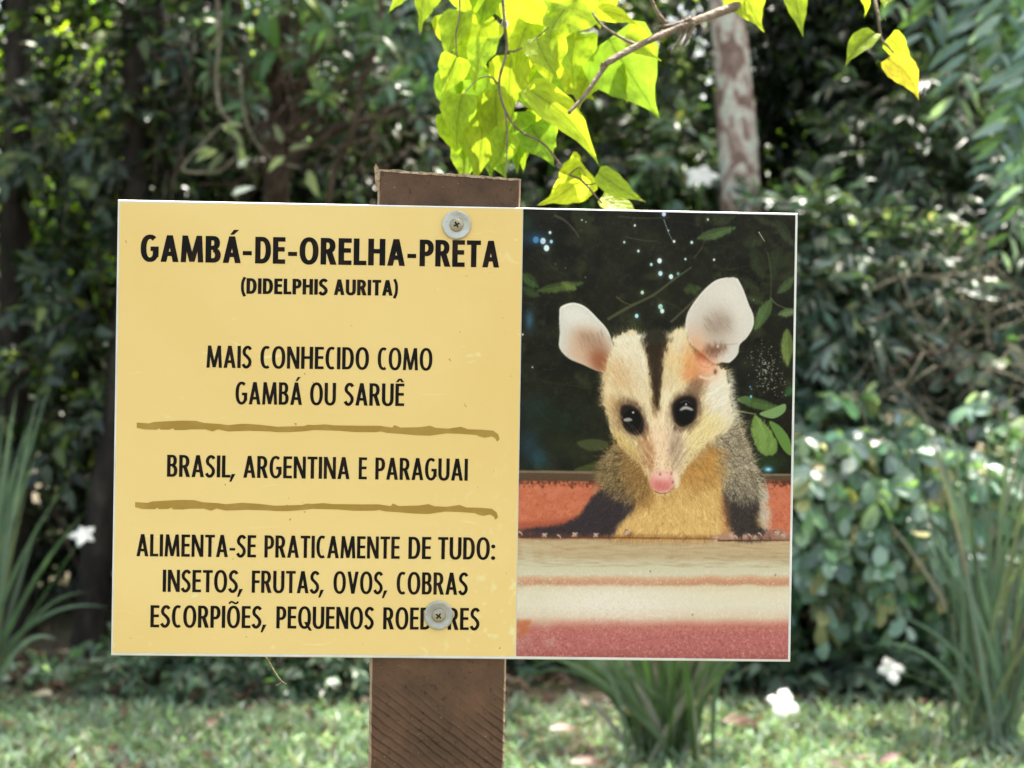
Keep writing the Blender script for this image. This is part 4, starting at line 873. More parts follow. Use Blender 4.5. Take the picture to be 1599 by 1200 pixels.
def photo_mat():
    a = paint(); H, W, _ = a.shape
    al = np.clip(lin(a)/np.array(GAIN), .003, .88)
    im = bpy.data.images.new('printed_photograph', W, H, float_buffer=True)
    im.colorspace_settings.name = 'Linear Rec.709'
    buf = np.ones((H, W, 4), np.float32); buf[..., :3] = al[::-1]; im.pixels.foreach_set(buf.ravel()); im.pack()
    m, n, l, b = newmat('printed_photograph')
    t = n.new('ShaderNodeTexImage'); t.image = im; t.interpolation = 'Cubic'; t.extension = 'EXTEND'
    uvn = n.new('ShaderNodeUVMap'); l.new(uvn.outputs[0], t.inputs[0]); l.new(t.outputs[0], b.inputs['Base Color'])
    b.inputs['Roughness'].default_value = .36; b.inputs['Specular IOR Level'].default_value = .12
    tc = n.new('ShaderNodeTexCoord'); nb = n.new('ShaderNodeTexNoise'); nb.inputs['Scale'].default_value = 70; nb.inputs['Detail'].default_value = 5; l.new(tc.outputs['Object'], nb.inputs['Vector'])
    bp = n.new('ShaderNodeBump'); bp.inputs['Strength'].default_value = .12; bp.inputs['Distance'].default_value = .002; l.new(nb.outputs[0], bp.inputs['Height']); l.new(bp.outputs[0], b.inputs['Normal'])
    return m
quad_on('photo_print', [(817.2, 326.9), (1242, 336.5), (1230.3, 1030), (805.8, 1025)], -.00016, photo_mat(), 'printed photograph of a white-eared opossum leaning on a ledge')

# ---- screws
M_zinc = noisemat('dull_zinc', [(.34, .35, .33), (.48, .49, .46), (.60, .60, .56)], 40, .42, .12, spec=.6)
M_zinc.node_tree.nodes['Principled BSDF'].inputs['Metallic'].default_value = .55
M_brass = noisemat('tarnished_screw', [(.22, .19, .12), (.36, .32, .22), (.46, .42, .32)], 70, .45, .2, spec=.6)
M_brass.node_tree.nodes['Principled BSDF'].inputs['Metallic'].default_value = .5
M_black = noisemat('recess_dark', [(.004, .004, .004), (.01, .009, .008), (.02, .018, .015)], 40, .8, 0)
def lathe(prof, c, seg=40):
    V = []; Fq = []
    for r_, y in prof:
        for k in range(seg):
            a = 2*math.pi*k/seg; V.append((c[0]+r_*math.cos(a), y, c[1]+r_*math.sin(a)))
    for j in range(len(prof)-1):
        for k in range(seg): Fq.append((j*seg+k, j*seg+(k+1) % seg, (j+1)*seg+(k+1) % seg, (j+1)*seg+k))
    Fq.append(tuple(range((len(prof)-1)*seg, len(prof)*seg)))
    return V, Fq
for (px, py, ang, lab) in ((713, 352, .5, 'upper washer and screw'), (685, 961, .9, 'lower washer and screw')):
    c = sp(px, py); e = -.0003
    V, Fq = lathe([(.0089, e), (.0090, e-.0010), (.0086, e-.0015), (.0078, e-.0016), (.0062, e-.0012), (.0050, e-.0011), (.0030, e-.0011)], c)
    wsh = onboard('washer', V, Fq, M_zinc, smooth=True, lab=lab)
    V, Fq = lathe([(.0042, e-.0010), (.0043, e-.0016), (.0040, e-.0022), (.0032, e-.0027), (.0018, e-.0030), (.0004, e-.0031)], c)
    hd = onboard('screw_head', V, Fq, M_brass, parent=wsh, smooth=True)
    V = []; Fq = []
    for k in range(4):
        a = ang+k*math.pi/2; d = np.array([math.cos(a), math.sin(a)]); nn = np.array([-d[1], d[0]]); y = e-.0032
        q = [c-nn*.00035, c+d*.0016-nn*.00055, c+d*.0021, c+d*.0016+nn*.00055, c+nn*.00035]; i0 = len(V); V += [(p[0], y-.00001*k, p[1]) for p in q]; Fq.append(tuple(range(i0, i0+5)))
    onboard('drive_recess', V, Fq, M_black, parent=wsh)

# ---- post
def post_mat():
    m, n, l, b = newmat('brown_stained_wood')
    tc = n.new('ShaderNodeTexCoord')
    no = n.new('ShaderNodeTexNoise'); no.inputs['Scale'].default_value = 22; no.inputs['Detail'].default_value = 10; no.inputs['Roughness'].default_value = .7; l.new(tc.outputs['Object'], no.inputs['Vector'])
    cr = n.new('ShaderNodeValToRGB'); e = cr.color_ramp.elements; e[0].position = .32; e[1].position = .68; e[0].color = alb((66, 50, 35)); e[1].color = alb((108, 80, 60)); l.new(no.outputs[0], cr.inputs[0])
    no2 = n.new('ShaderNodeTexNoise'); no2.inputs['Scale'].default_value = 480; no2.inputs['Detail'].default_value = 3; l.new(tc.outputs['Object'], no2.inputs['Vector'])
    cr2 = n.new('ShaderNodeValToRGB'); e = cr2.color_ramp.elements; e[0].position = .70; e[1].position = .78; l.new(no2.outputs[0], cr2.inputs[0])
    mx = n.new('ShaderNodeMix'); mx.data_type = 'RGBA'; l.new(cr2.outputs[0], mx.inputs[0]); l.new(cr.outputs[0], mx.inputs[6]); mx.inputs[7].default_value = alb((150, 130, 112))
    no4 = n.new('ShaderNodeTexNoise'); no4.inputs['Scale'].default_value = 300; no4.inputs['Detail'].default_value = 4; l.new(tc.outputs['Object'], no4.inputs['Vector'])
    cr4 = n.new('ShaderNodeValToRGB'); e = cr4.color_ramp.elements; e[0].position = .26; e[1].position = .40; e[0].color = (.45, .42, .4, 1); e[1].color = (1, 1, 1, 1); l.new(no4.outputs[0], cr4.inputs[0])
    mm = n.new('ShaderNodeMix'); mm.data_type = 'RGBA'; mm.blend_type = 'MULTIPLY'; mm.inputs[0].default_value = 1; l.new(mx.outputs[2], mm.inputs[6]); l.new(cr4.outputs[0], mm.inputs[7])
    # bare, weathered arrises
    at = n.new('ShaderNodeAttribute'); at.attribute_name = 'bare'
    mb = n.new('ShaderNodeMix'); mb.data_type = 'RGBA'; l.new(at.outputs['Fac'], mb.inputs[0]); l.new(mm.outputs[2], mb.inputs[6]); mb.inputs[7].default_value = alb((176, 156, 132))
    l.new(mb.outputs[2], b.inputs['Base Color'])
    b.inputs['Roughness'].default_value = .62; b.inputs['Specular IOR Level'].default_value = .35
    # curved diagonal saw marks
    mp = n.new('ShaderNodeMapping'); mp.inputs['Rotation'].default_value = (0, math.radians(52), 0); l.new(tc.outputs['Object'], mp.inputs[0])
    wv = n.new('ShaderNodeTexWave'); wv.wave_type = 'BANDS'; wv.bands_direction = 'X'; wv.inputs['Scale'].default_value = 62; wv.inputs['Distortion'].default_value = 2.4; wv.inputs['Detail'].default_value = 3; wv.inputs['Detail Scale'].default_value = .7; wv.inputs['Detail Roughness'].default_value = .6
    l.new(mp.outputs[0], wv.inputs['Vector'])
    # saw marks only below the board
    se = n.new('ShaderNodeSeparateXYZ'); l.new(tc.outputs['Object'], se.inputs[0]); mr = n.new('ShaderNodeMapRange'); mr.inputs['From Min'].default_value = .92; mr.inputs['From Max'].default_value = .895; l.new(se.outputs[2], mr.inputs['Value'])
    pw = n.new('ShaderNodeMath'); pw.operation = 'POWER'; l.new(wv.outputs['Fac'], pw.inputs[0]); pw.inputs[1].default_value = 3.0
    n7 = n.new('ShaderNodeTexNoise'); n7.inputs['Scale'].default_value = 26; n7.inputs['Detail'].default_value = 2; l.new(tc.outputs['Object'], n7.inputs['Vector'])
    m7 = n.new('ShaderNodeMapRange'); m7.inputs['From Min'].default_value = .38; m7.inputs['From Max'].default_value = .62; l.new(n7.outputs[0], m7.inputs['Value'])
    p7 = n.new('ShaderNodeMath'); p7.operation = 'MULTIPLY'; l.new(pw.outputs[0], p7.inputs[0]); l.new(m7.outputs[0], p7.inputs[1])
    mu = n.new('ShaderNodeMath'); mu.operation = 'MULTIPLY'; l.new(p7.outputs[0], mu.inputs[0]); l.new(mr.outputs[0], mu.inputs[1])
    ad = n.new('ShaderNodeMath'); ad.operation = 'MULTIPLY_ADD'; l.new(no2.outputs[0], ad.inputs[0]); ad.inputs[1].default_value = .25; l.new(mu.outputs[0], ad.inputs[2])
    bp = n.new('ShaderNodeBump'); bp.inputs['Strength'].default_value = .9; bp.inputs['Distance'].default_value = .0016; l.new(ad.outputs[0], bp.inputs['Height']); l.new(bp.outputs[0], b.inputs['Normal'])
    return m
def post():
    r = np.random.default_rng(8)
    # front face edges on the board's rear plane, found from the photograph; rows go from the top down to the ground
    yb = .0033
    def row(z_px, xl, xr):
        a = sp(xl, z_px[0]); b = sp(xr, z_px[1]); return a, b
    rows = [((265.5, 280.5), 589, 814)]+[((y, y), np.interp(y, [285, 1030, 1200], [588.5, 577, 574.5]), np.interp(y, [285, 1030, 1200], [814, 791, 787])) for y in np.linspace(295, 1200, 60)]
    V = []; bare = []; D = .045; bv = .0022
    R = []
    for (zz, xl, xr) in rows: R.append(row(zz, xl, xr))
    a, b = R[-1]; da = R[-1][0]-R[-20][0]; da = da/abs(da[1])
    z = a[1]
    while SC[2]+z > -.25:
        z -= .03; R.append((np.array([a[0]+da[0]*(a[1]-z)*1.0, z]), np.array([b[0]+da[0]*(a[1]-z), z])))
    for i, (a, b) in enumerate(R):
        j = r.normal(size=8)*.00010
        ring = [(a[0]+bv*.9+j[0], yb, a[1], 0), (b[0]-bv*.7+j[1], yb, b[1], 0), (b[0]-bv*.25+j[2], yb+bv*.3, b[1], .9), (b[0]+j[3]*.5, yb+bv, b[1], .3),
                (b[0], yb+D, b[1], 0), (a[0], yb+D, a[1], 0), (a[0]+j[4]*2, yb+bv, a[1], .9), (a[0]+bv*.55+j[5]*2, yb+bv*.25, a[1], 1)]
        for x, y, zz, br in ring: V.append((x, y, zz)); bare.append(br*r.uniform(.55, 1))
    n = len(R); Fc = [tuple(range(8))[::-1]]
    for i in range(n-1):
        for k in range(8): Fc.append((i*8+k, i*8+(k+1) % 8, (i+1)*8+(k+1) % 8, (i+1)*8+k))
    Fc = [f for f in Fc]
    o = onboard('post', V, Fc, post_mat(), lab='brown stained wooden post with rough light edges')
    at = o.data.attributes.new('bare', 'FLOAT', 'POINT'); at.data.foreach_set('value', bare)
    # paler rough cut at the top
    a, b = R[0]; V = []; Fc = []
    N = 26
    for i in range(N+1):
        t = i/N; p = a*(1-t)+b*t; V += [(p[0], yb-.0004, p[1]-.0006+r.normal()*.0002), (p[0], yb-.0001, p[1]+.0006+abs(r.normal())*.0005), (p[0], yb+.004, p[1]+.0006)]
    for i in range(N):
        for k in range(2): Fc.append((i*3+k, i*3+k+1, i*3+k+4, i*3+k+3))
    Mb = noisemat('bare_wood', [alb((110, 90, 72)), alb((168, 150, 126)), alb((206, 192, 168))], 300, .9, .4)
    onboard('rough_top_edge', V, Fc, Mb)
    # splinter at the top left corner
    s = a; V = [(s[0]-.0010, yb-.0003, s[1]-.012), (s[0]+.0014, yb-.0004, s[1]-.012), (s[0]+.0018, yb-.0004, s[1]+.0004), (s[0]+.0006, yb-.0003, s[1]+.0014), (s[0]-.0010, yb-.0002, s[1]+.0046), (s[0]-.0020, yb, s[1]+.0022),
                (s[0]-.0012, yb+.003, s[1]-.012), (s[0]+.0014, yb+.003, s[1]-.012), (s[0]-.0002, yb+.003, s[1]+.003)]
    onboard('splinter', V, [(0, 1, 2, 3, 4, 5), (0, 5, 8, 6), (3, 2, 7, 8), (5, 4, 8), (4, 3, 8), (1, 7, 2), (0, 6, 7, 1)], Mb)
post()
# dry thread of a stem caught under the board
dr = root('dry_stem', tuple(P(432, 1045, .885)), 'tiny dry straw-coloured stem dangling below the yellow half of the board', 'stem')
tube('stalk', [P(415, 1026, .874), P(424, 1042, .876), P(437, 1062, .878), P(447, 1069, .88)], [.0005, .0006, .0005, .0003], M_twig, dr, 5, 4, .1)
tube('side_stalk', [P(420, 1036, .876), P(432, 1055, .877), P(440, 1066, .879), P(431, 1071, .88)], [.0004, .0004, .0004, .0003], M_twig, dr, 5, 4, .1)

# =================================================================== YOUNG TREE whose lime leaves hang behind the sign
YT = root('young_tree', (1.55, 1.9, 0), 'young tree with lime green backlit leaves on twigs hanging just above the sign', 'tree')
D0 = 1.16
tube('trunk', [(1.55, 1.9, -.1), (1.5, 1.86, .9), (1.38, 1.8, 1.7), (1.15, 1.7, 2.3), (.95, 1.65, 3.0)], [.055, .048, .040, .030, .018], M_bark_b, YT, 12, 6, .03)
L1 = [P(888, 177, 1.10), P(915, 147, 1.11), P(944, 105, 1.12), P(953, 96, 1.12), P(1000, 70, 1.14), P(1075, 38, 1.17), P(1180, -4, 1.22), P(1330, -80, 1.32), P(1600, -230, 1.5), (1.40, 1.8, 1.72)]
br = tube('branch', L1, [.0014, .0018, .0022, .0028, .0027, .0034, .0046, .008, .014, .022], M_twig, YT, 8, 6, .06)
def side(px, rad, d0, d1, name='twig', par=YT):
    n = len(px); return tube(name, [P(x, y, d0+(d1-d0)*i/(n-1)) for i, (x, y) in enumerate(px)], np.linspace(rad, rad*.5, n), M_twig, par, 6, 5, .05)
side([(1078, 30), (1055, 40), (1030, 42)], .0030, 1.17, 1.16); side([(1038, 36), (1025, 18), (1010, -20)], .0022, 1.16, 1.15)
side([(1075, 40), (1062, 62), (1047, 85)], .0022, 1.17, 1.165); side([(1085, 36), (1072, 62), (1060, 82)], .0020, 1.17, 1.175)
side([(1000, 72), (975, 62), (940, 40), (925, 20)], .0015, 1.14, 1.15); side([(942, 100), (938, 105)], .002, 1.12, 1.12)
# limb above the picture that carries the hanging twigs
tube('branch', [(1.42, 1.8, 1.6), (1.0, 1.55, 1.72), (.5, 1.3, 1.70), (.15, 1.2, 1.62), P(790, -190, 1.17), P(700, -150, 1.15), P(600, -120, 1.14)], [.024, .018, .012, .008, .005, .0035, .002], M_twig, YT, 8, 6, .04)
tube('twig', [P(780, -190, 1.17), P(782, -60, 1.16), P(785, 0, 1.155), P(789, 45, 1.15), P(791, 80, 1.15), P(779, 132, 1.14), P(790, 175, 1.14), P(812, 205, 1.14), P(850, 226, 1.14), P(885, 270, 1.15), P(908, 282, 1.15), P(940, 318, 1.15)], [.0022, .0016, .0014, .0013, .0012, .0011, .0010, .0009, .0009, .0008, .0010, .0006], M_twig, YT, 6, 5, .05)
side([(791, 80), (805, 80), (830, 65), (858, 42)], .0010, 1.15, 1.14); side([(789, 175), (792, 215), (790, 275)], .0010, 1.14, 1.13); side([(716, -30), (718, 20), (712, 55), (714, 90)], .0008, 1.13, 1.12)
side([(778, 132), (765, 120), (745, 125), (722, 150)], .0008, 1.14, 1.12); side([(915, 288), (925, 288), (938, 284)], .0007, 1.15, 1.15); side([(890, 272), (905, 262), (915, 275)], .0007, 1.15, 1.14)
side([(800, -150), (760, -100), (716, -30)], .0016, 1.16, 1.13)
tube('twig', [P(1500, -170, 1.42), P(1400, -90, 1.3), P(1368, -20, 1.22), P(1372, 30, 1.2), P(1376, 60, 1.2), P(1386, 72, 1.2), P(1398, 86, 1.2)], [.003, .002, .0016, .0013, .0011, .0008, .0005], M_twig, YT, 6, 5, .05)
side([(1376, 62), (1370, 60), (1364, 57)], .0006, 1.2, 1.2); side([(1376, 24), (1384, 33)], .0006, 1.2, 1.2)
side([(1190, -60), (1170, -30), (1166, -15)], .0010, 1.22, 1.2); side([(1250, -70), (1245, -40), (1242, -15)], .0010, 1.24, 1.2)
LIME = [(.36, .54, .022), (.43, .60, .024), (.27, .46, .028), (.50, .64, .030)]
def big_leaf(bx, by, tx, ty, wpx, dep, tilt=None, col=None, curl=None, r=rng):
    """ovate, long-tipped leaf with side veins and a slightly wavy blade"""
    a = P(bx, by, dep); L_px = math.hypot(tx-bx, ty-by); b = P(tx, ty, dep+r.uniform(-.012, .012)); L = np.linalg.norm(b-a); Wm = wpx/F*dep
    n = 12; V = []; cols = []
    curl = curl if curl is not None else r.uniform(-.10, .16); fold = r.uniform(.05, .32); ph = r.uniform(0, 6); skew = r.normal()*.06
    wide = Wm/L > .62
    c0 = np.array(col if col is not None else LIME[r.integers(0, len(LIME))])*r.uniform(.85, 1.1)
    for i in range(n+1):
        t = i/n
        wd = (math.sin(math.pi*min(t*1.12, 1)**.62)**.85 if t < .88 else 0)
        wd = max(wd, .0); prof = ([0, .78, .98, 1.0, .93, .82, .68, .53, .38, .24, .13, .07, 0] if wide else [0, .62, .9, 1.0, .98, .90, .78, .64, .48, .32, .18, .085, 0])[i]
        y = t*L; zc = curl*L*t*t; xs = skew*L*math.sin(math.pi*t)
        for k, s in enumerate((-1, -.5, 0, .5, 1)):
            x = s*prof*Wm/2*(1+.035*math.sin(i*2.4+ph+s))+xs
            z = zc+fold*abs(x-xs)+.03*Wm*math.sin(i*1.7+ph+s*2)*abs(s)
            yy = y+(-.10*L*abs(s)*(1 if i in (1, 2) else .0)*(1 if abs(s) > .9 else .5))+.05*L*abs(s)*prof*(0 if i < 3 else 1)*.6
            V.append((x, yy, z)); v = .74 if s == 0 else 1.0
            if i % 2 == 0 and abs(s) == .5: v *= .9
            cols.append(c0*v)
    Q = [(i*5+k, i*5+k+1, (i+1)*5+k+1, (i+1)*5+k) for i in range(n) for k in range(4)]
    me = fastmesh('leaf', np.array(V), np.zeros((0, 3), int), np.array(Q), np.array(cols)); me.materials.append(M_glow)
    uvl = me.uv_layers.new(name='UVMap'); vi = np.zeros(len(me.loops), np.int32); me.loops.foreach_get('vertex_index', vi)
    uvl.data.foreach_set('uv', np.stack([(vi % 5)/4.0, (vi//5)/n], 1).astype(np.float32).ravel())
    o = bpy.data.objects.new('leaf', me); C.objects.link(o); o.parent = YT
    d = b-a; view = np.array([0, -1.0, 0]); t_ = tilt if tilt is not None else r.normal()*.45
    nrm = view*math.cos(t_)+unit(np.cross(unit(d), view))*math.sin(t_)
    o.matrix_local = basis(a-np.array(YT['_o']), d, nrm)
    # petiole
    return o
LV = [(640, -18, 607, 22, 24, 1.18), (668, -45, 648, 55, 60, 1.17), (722, -30, 738, 36, 50, 1.18), (722, 18, 690, 102, 58, 1.16), (752, 38, 738, 142, 66, 1.17), (712, 88, 688, 152, 46, 1.14), (722, 148, 712, 232, 56, 1.15),
      (748, 150, 740, 292, 86, 1.17), (775, 140, 782, 256, 58, 1.16), (802, 176, 806, 272, 62, 1.18), (800, 85, 808, 196, 70, 1.17), (826, 36, 804, 118, 60, 1.16), (800, -12, 858, 52, 86, 1.18), (905, -8, 872, 72, 96, 1.16),
      (934, 18, 998, 42, 28, 1.13), (858, 58, 862, 142, 66, 1.145), (902, 50, 898, 136, 66, 1.17), (950, 62, 1031, 186, 112, 1.18), (978, 52, 1034, 94, 44, 1.15), (828, 128, 908, 184, 62, 1.17), (822, 138, 936, 260, 50, 1.13),
      (828, 196, 864, 264, 60, 1.17), (806, 216, 820, 270, 40, 1.19), (914, 262, 838, 320, 66, 1.15), (934, 270, 1004, 318, 38, 1.15), (940, 308, 1008, 345, 52, 1.17), (1158, -32, 1192, 52, 66, 1.2), (1236, -30, 1251, 63, 34, 1.19),
      (1342, -14, 1350, 28, 13, 1.21), (1386, -16, 1380, 16, 30, 1.2), (1366, 52, 1320, 104, 36, 1.19), (1388, 58, 1427, 98, 34, 1.2), (1386, 92, 1435, 158, 42, 1.18), (870, -20, 930, 26, 60, 1.19), (752, -20, 806, 34, 60, 1.2),
      (690, -30, 665, 15, 30, 1.2), (772, 30, 700, 95, 56, 1.2), (815, 110, 850, 190, 70, 1.2), (880, 100, 930, 158, 70, 1.2), (768, 110, 724, 200, 70, 1.19), (760, 200, 730, 272, 60, 1.19), (942, -10, 938, 48, 56, 1.19), (860, 10, 820, 80, 70, 1.2), (905, 95, 962, 140, 50, 1.2),
      (700, 20, 722, 100, 54, 1.19), (735, 90, 700, 170, 60, 1.2), (706, 175, 728, 262, 56, 1.19), (722, 215, 726, 290, 44, 1.2), (762, 60, 748, 130, 50, 1.13), (742, 205, 770, 284, 50, 1.19), (790, 205, 762, 270, 44, 1.15),
      (840, 165, 868, 232, 48, 1.19), (862, 90, 832, 160, 56, 1.19), (920, 120, 905, 170, 44, 1.19), (760, -30, 742, 50, 60, 1.19), (838, 60, 872, 120, 54, 1.14), (780, 240, 792, 282, 30, 1.17), (700, 110, 706, 190, 44, 1.2), (888, 10, 850, 70, 60, 1.14), (955, 110, 985, 160, 50, 1.2),
      (890, 248, 912, 286, 34, 1.16), (1148, -20, 1130, 18, 34, 1.22)]
rl = np.random.default_rng(77)
for i, (a, b_, c_, d_, e_, f_) in enumerate(LV):
    big_leaf(a, b_, c_, d_, e_*1.08, f_, r=rl, col=(.50, .46, .03) if i == 32 else None, tilt=.1 if i in (17, 32) else None)

# =================================================================== STRAP-LEAVED CLUMPS WITH WHITE FLOWERS
def strap(rt, base, tip, bend, wd, col, r):
    """one folded sword leaf from base to tip, bowed by bend (vector)"""
    base, tip, bend = map(np.array, (base, tip, bend)); n = 12; V = []; cols = []
    for i in range(n+1):
        t = i/n; c = base*(1-t)+tip*t+bend*4*t*(1-t)*.5
        c2 = base*(1-t-.01)+tip*(t+.01)+bend*4*(t+.01)*(1-t-.01)*.5; tg = unit(c2-c)
        x = unit(np.cross(tg, np.array([.2, -1, .1]))); ww = wd*min(1, .55+t*1.4)*(1-t**3.2)
        nb = np.cross(x, tg)
        V += [c-x*ww/2, c+nb*ww*.22, c+x*ww/2]; v = r.uniform(.94, 1.06); cols += [np.array(col)*v, np.array(col)*.85*v, np.array(col)*v]
    Q = [(i*3+k, i*3+k+1, (i+1)*3+k+1, (i+1)*3+k) for i in range(n) for k in range(2)]
    me = fastmesh('leaf', np.array(V)-np.array(rt['_o']), np.zeros((0, 3), int), np.array(Q), np.array(cols)); return link('leaf', me, M_strap, rt)
def flower(rt, p, size, rot, face=(.1, -.75, .75), r=rng, np_=3):
    face = unit(np.array(face)); x = unit(np.cross(face, [0, 0, 1.0])); z = np.cross(x, face)
    Mc = M_petal
    cen = tube('flower', [p-face*.02, p, p+face*.006], [.004, .006, .003], M_petal_y, rt, 8, 2)
    for k in range(np_):
        a = rot+2*math.pi*k/np_+r.normal()*.08; d = x*math.cos(a)+z*math.sin(a); s = size*r.uniform(.88, 1.08); wd = s*2.3/np_*r.uniform(1.15, 1.35)
        n = 8; V = []; prof = [.20, .48, .74, .92, 1.0, .96, .74, .38, .0]; nn = unit(np.cross(d, face))
        for i in range(n+1):
            t = i/n
            for sdx in (-1, -.5, 0, .5, 1): V.append(p+d*s*(t-.06*abs(sdx)*t)+nn*sdx*wd*.5*prof[i]+face*(.12*s*math.sin(t*2.8)-(.16*s*t*t))+face*.0012*k-face*abs(sdx)*.006*math.sin(t*3)+face*.002*math.sin(i*2+sdx*4))
        Q = [(i*5+q, i*5+q+1, (i+1)*5+q+1, (i+1)*5+q) for i in range(n) for q in range(4)]
        me = fastmesh('petal', np.array(V)-np.array(rt['_o']), np.zeros((0, 3), int), np.array(Q), np.tile([[.86, .88, .84]], (len(V), 1))); link('petal', me, M_petal, cen)
M_petal_y = noisemat('flower_centre', [(.6, .62, .5), (.75, .72, .4), (.8, .8, .7)], 200, .6, 0)
SG = [(.30, .27, .19), (.10, .17, .10), (.13, .21, .13), (.08, .14, .07), (.17, .24, .17), (.20, .24, .12)]
def clump(base_px, d, blades, label, seed, nrand=20, spread=(-.35, .35), hgt=(.5, 1.0), wd=.016, cols=SG):
    r = np.random.default_rng(seed); b = P(base_px[0], base_px[1], d); b[2] = 0.0
    rt = root('sword_leaf_clump', tuple(b), label, 'plant')
    for (tx, ty, bx, bz, cw) in blades:
        t = P(tx, ty, d+r.uniform(-.15, .15)); s = b+np.array([r.normal()*.035, r.normal()*.035, 0]); strap(rt, s, t, (bx, r.normal()*.05, bz), wd*cw, cols[r.integers(0, len(cols))], r)
    for _ in range(nrand):
        t = b+np.array([r.uniform(*spread), r.uniform(-.25, .3), r.uniform(*hgt)]); s = b+np.array([r.normal()*.06, r.normal()*.05, 0])
        strap(rt, s, t, ((t[0]-b[0])*-.22, r.normal()*.05, .08), wd*r.uniform(.7, 1.15), cols[r.integers(0, len(cols))], r)
    return rt, b
cr_, bR = clump((1555, 1170), 4.3, [(1478, 740, .02, .05, 1.2), (1500, 640, .0, .02, 1.1), (1520, 700, 0, 0, 1), (1545, 620, 0, 0, 1.1), (1440, 820, .05, .12, 1), (1395, 960, .04, .15, .8), (1580, 590, 0, 0, 1.2), (1610, 640, 0, 0, 1), (1470, 690, .0, .05, 1.2), (1490, 840, .0, .04, 1.1), (1430, 780, .02, .1, .9), (1360, 1010, .0, .22, .7)],
                'tall clump of grey-green sword leaves at the right edge of the picture', 4, 46, (-.30, .55), (.6, 1.1), .017)
cc_, bC = clump((1035, 1190), 4.08, [(840, 1020, 0, .12, 1.1), (865, 985, 0, .08, 1.2), (1180, 1010, 0, .1, 1.1), (1150, 980, 0, .05, 1.2), (930, 930, 0, 0, 1.2), (1110, 940, 0, 0, 1.2), (890, 1080, 0, .1, .9), (1120, 1060, 0, .05, 1), (868, 1010, .0, .10, 1.2), (910, 1000, 0, .04, 1.3), (940, 960, 0, 0, 1.3), (980, 930, 0, 0, 1.2), (1010, 900, 0, 0, 1.2), (1050, 900, 0, 0, 1.2), (1090, 930, 0, 0, 1.1), (1130, 960, 0, 0, 1.2), (1160, 1000, 0, .04, 1.1), (800, 1075, .0, .28, .8), (815, 1055, .0, .30, .8), (900, 960, 0, .03, 1.3), (960, 1000, 0, .03, 1.2)],
                'dark green sword leaves growing from the lawn below the photograph half of the sign', 6, 60, (-.36, .32), (.32, .8), .019, [(.04, .08, .022), (.055, .11, .03), (.075, .13, .045), (.10, .16, .08), (.22, .22, .16)])
cl_, bL = clump((-45, 1080), 4.7, [(82, 590, -.05, .03, 1.3), (62, 605, -.04, .02, 1.0), (28, 600, -.02, 0, 1.1), (60, 700, -.04, .05, 1.3), (100, 760, -.05, .08, .9), (135, 800, -.03, .14, 1.0), (140, 925, 0, .22, .8), (170, 950, .0, .25, .8), (45, 650, -.03, .02, 1.2), (20, 680, 0, 0, 1.3), (90, 1000, 0, .2, .9), (5, 620, 0, 0, 1.2), (60, 815, 0, .06, 1), (35, 760, 0, .04, 1.2)],
                'clump of pale sword leaves at the left edge beside the dark thicket', 9, 26, (-.5, .22), (.5, 1.05), .018)
rf = np.random.default_rng(2)
def stalk(rt, s, e): tube('flower_stalk', [s, (np.array(s)+np.array(e))/2+np.array([.02, 0, .04]), e], [.003, .0025, .002], M_stalk, rt, 6, 4)
M_stalk = noisemat('green_stalk', [(.05, .10, .03), (.08, .14, .05), (.12, .18, .08)], 40, .6, .1)
p = P(130, 836, 4.55); stalk(cl_, bL, p); flower(cl_, p, .050, 1.2, r=rf, np_=5)
p = P(1391, 1046, 4.4); stalk(cr_, bR, p); flower(cr_, p, .050, -1.6, r=rf, np_=4)
p = P(1222, 1098, 4.2); stalk(cc_, bC, p); flower(cc_, p, .060, .6, (.25, -.7, .7), r=rf, np_=4)

# =================================================================== SHRUBBERY AND TREES
G_gray = [(.065, .115, .080), (.11, .165, .130), (.17, .225, .195), (.04, .08, .045), (.24, .27, .21)]
G_dark = [(.008, .017, .006), (.014, .028, .010), (.028, .048, .024), (.005, .010, .004)]  # leaf tones lowered so the colour itself carries the grove's inner shade
G_mid = [(.06, .11, .035), (.085, .15, .05), (.11, .18, .07), (.04, .08, .025)]
G_pale = [(.19, .29, .21), (.26, .37, .30), (.13, .22, .14), (.36, .45, .39), (.27, .36, .22), (.18, .31, .15), (.22, .33, .27), (.38, .36, .17), (.24, .35, .29), (.17, .26, .19)]
G_lime = [(.26, .38, .03), (.34, .44, .05), (.14, .24, .03), (.20, .26, .08)]  # brightened leaf tones, sunlit look of the far foliage put into the colour
def bl(px, py, d, rx, ry, rz, wgt=1): q = P(px, py, d); return (q[0], q[1], q[2], rx, ry, rz, wgt)
def gb(px, d): q = P(px, 600, d); return (float(q[0]), float(d), 0.0)
# right: pale rounded drooping foliage at mid height
plant('pale_leaved_shrub', gb(1360, 5.55), 'bushy shrub with pale rounded drooping leaves right of the sign, above the white flowers', 'shrub',
      [bl(1300, 720, 5.35, .30, .25, .20), bl(1400, 790, 5.3, .32, .25, .22), bl(1320, 850, 5.25, .30, .22, .12), bl(1500, 760, 5.35, .3, .25, .22), bl(1250, 800, 5.3, .26, .22, .25), bl(1460, 850, 5.3, .3, .2, .12), bl(1150, 800, 5.5, .3, .2, .3, .5)],
      560, 12, .20, 'round', .085, .048, G_pale, None, .9, 62, 300, 7, .012, seed=31, var=.2)
plant('pale_leaved_shrub', gb(1500, 5.9), 'shrub of greyish rounded leaves behind the tall sword leaves at the right', 'shrub',
      [bl(1480, 640, 5.8, .4, .3, .25), bl(1570, 760, 5.7, .4, .3, .3), bl(1420, 700, 5.8, .3, .3, .2), bl(1600, 880, 5.5, .3, .25, .3)],
      330, 11, .2, 'round', .085, .042, G_gray, None, .8, 60, 120, 6, .012, seed=32)
